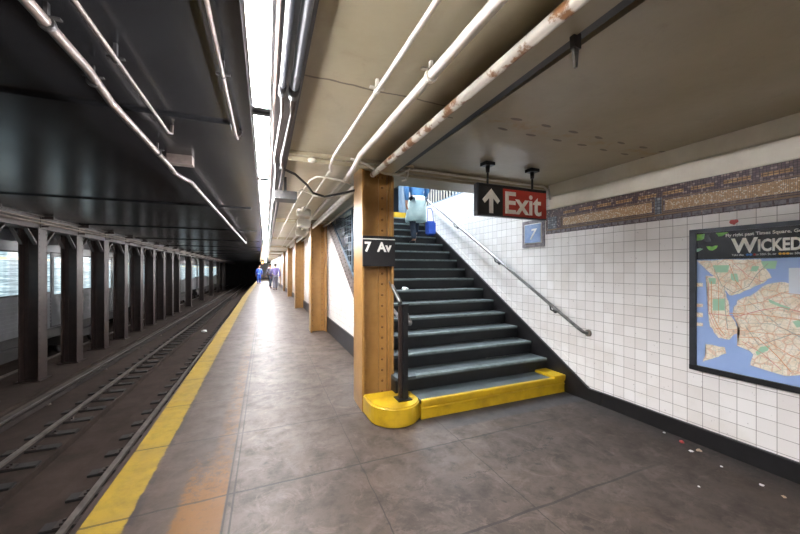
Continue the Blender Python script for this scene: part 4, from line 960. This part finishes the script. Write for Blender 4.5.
    J = [up(2, .022), up(1, .03), ((0, 0, 0.90), (0.165, 0.125)), up(3, .022), up(8, .018), up(9, .018), up(10, .012), up(11, .018), up(12, .018), up(13, .012)]
    skin_mesh('jacket', J, [(0, 1), (1, 2), (0, 3), (3, 4), (4, 5), (5, 6), (3, 7), (7, 8), (8, 9)], top, t)
    Tz = [((0, 0, 0.93), (0.155, 0.115)), up(14, .02), up(15, .018), up(16, .018), up(18, .02), up(19, .018), up(20, .018)]
    skin_mesh('trousers', Tz, [(0, 1), (1, 2), (2, 3), (0, 4), (4, 5), (5, 6)], legs, t)
    if skirt:
        b = MB(); b.tube([(0, 0, 0.98), (0, 0, 0.90), (0, -0.05, 0.72), (0, -0.08, 0.50), (0, -0.08, 0.47)], [0.15, 0.185, 0.205, 0.225, 0.22], 20).build('skirt', skirt, t)
    for i in (17, 21):
        f = Vector(V[i][0]); b = MB(); b.ball((f.x, f.y + 0.05, f.z + 0.005), 0.05, (0.95, 2.7, 0.85), 12, 8); b.build('shoe', 'black', t)
    return t
# climbing figure: turned so that he/she walks up (+Y)
sx, sy = 3.06, 6.15
kk = int((sy - 3.09) / 0.276); zf = 0.2 + 0.172 * kk
person('person in blue top, pale mint skirt and dark leggings climbing the stairs', (sx, 3.09 + 0.276 * kk + 0.16, zf), PI, 'cl_blue', 'cl_navy', pose='climb', skirt='cl_mint')
bg_ = thing('shoulder_bag', 'bright blue bag carried low by the person climbing the stairs', 'bag', (sx + 0.34, 3.09 + 0.276 * kk + 0.22, zf + 0.20))
MB().box(-0.11, 0.11, -0.06, 0.06, 0.0, 0.30).build('sack', 'cl_royal', bg_, bevel=0.03, seg=3)
MB().tube([(-0.07, 0, 0.29), (-0.07, 0, 0.50), (-0.09, -0.02, 0.56), (0.0, -0.02, 0.58), (0.05, 0, 0.50), (0.07, 0, 0.29)], 0.008, 8).build('handle', 'cl_royal', bg_)
for (x, y, r, tp, lg, ps, l) in ((-0.62, 34, 0.2, 'cl_royal', 'cl_royal', 'stand', 'distant person in bright blue standing by the yellow platform edge'),
                       (0.28, 25.4, 0.4, 'cl_grey', 'cl_navy', 'walk', 'distant person in grey walking on the platform, left of the pair by the columns'),
                       (0.55, 22.8, PI, 'cl_purple', 'cl_grey', 'walk', 'distant person in purple beside the far columns')):
    p = T(x, y, fz(y)); person(l, p, r, tp, lg, pose=ps)
# orange signal lamp in the tunnel
sg = thing('signal_lamp', 'small orange signal light glowing at the far end of the tunnel', 'signal', T(-0.35, 40, 0), RZ)
MB().box(-0.14, 0.14, -0.05, 0.12, 2.15, 2.60).build('housing', 'black', sg)
MB().box(-0.02, 0.02, 0.0, 0.05, 2.6, 2.89).build('hanger', 'black', sg)
MB().tube([(0, -0.05, 2.38), (0, -0.075, 2.38)], 0.09, 14).build('lens', 'orange_lamp', sg)
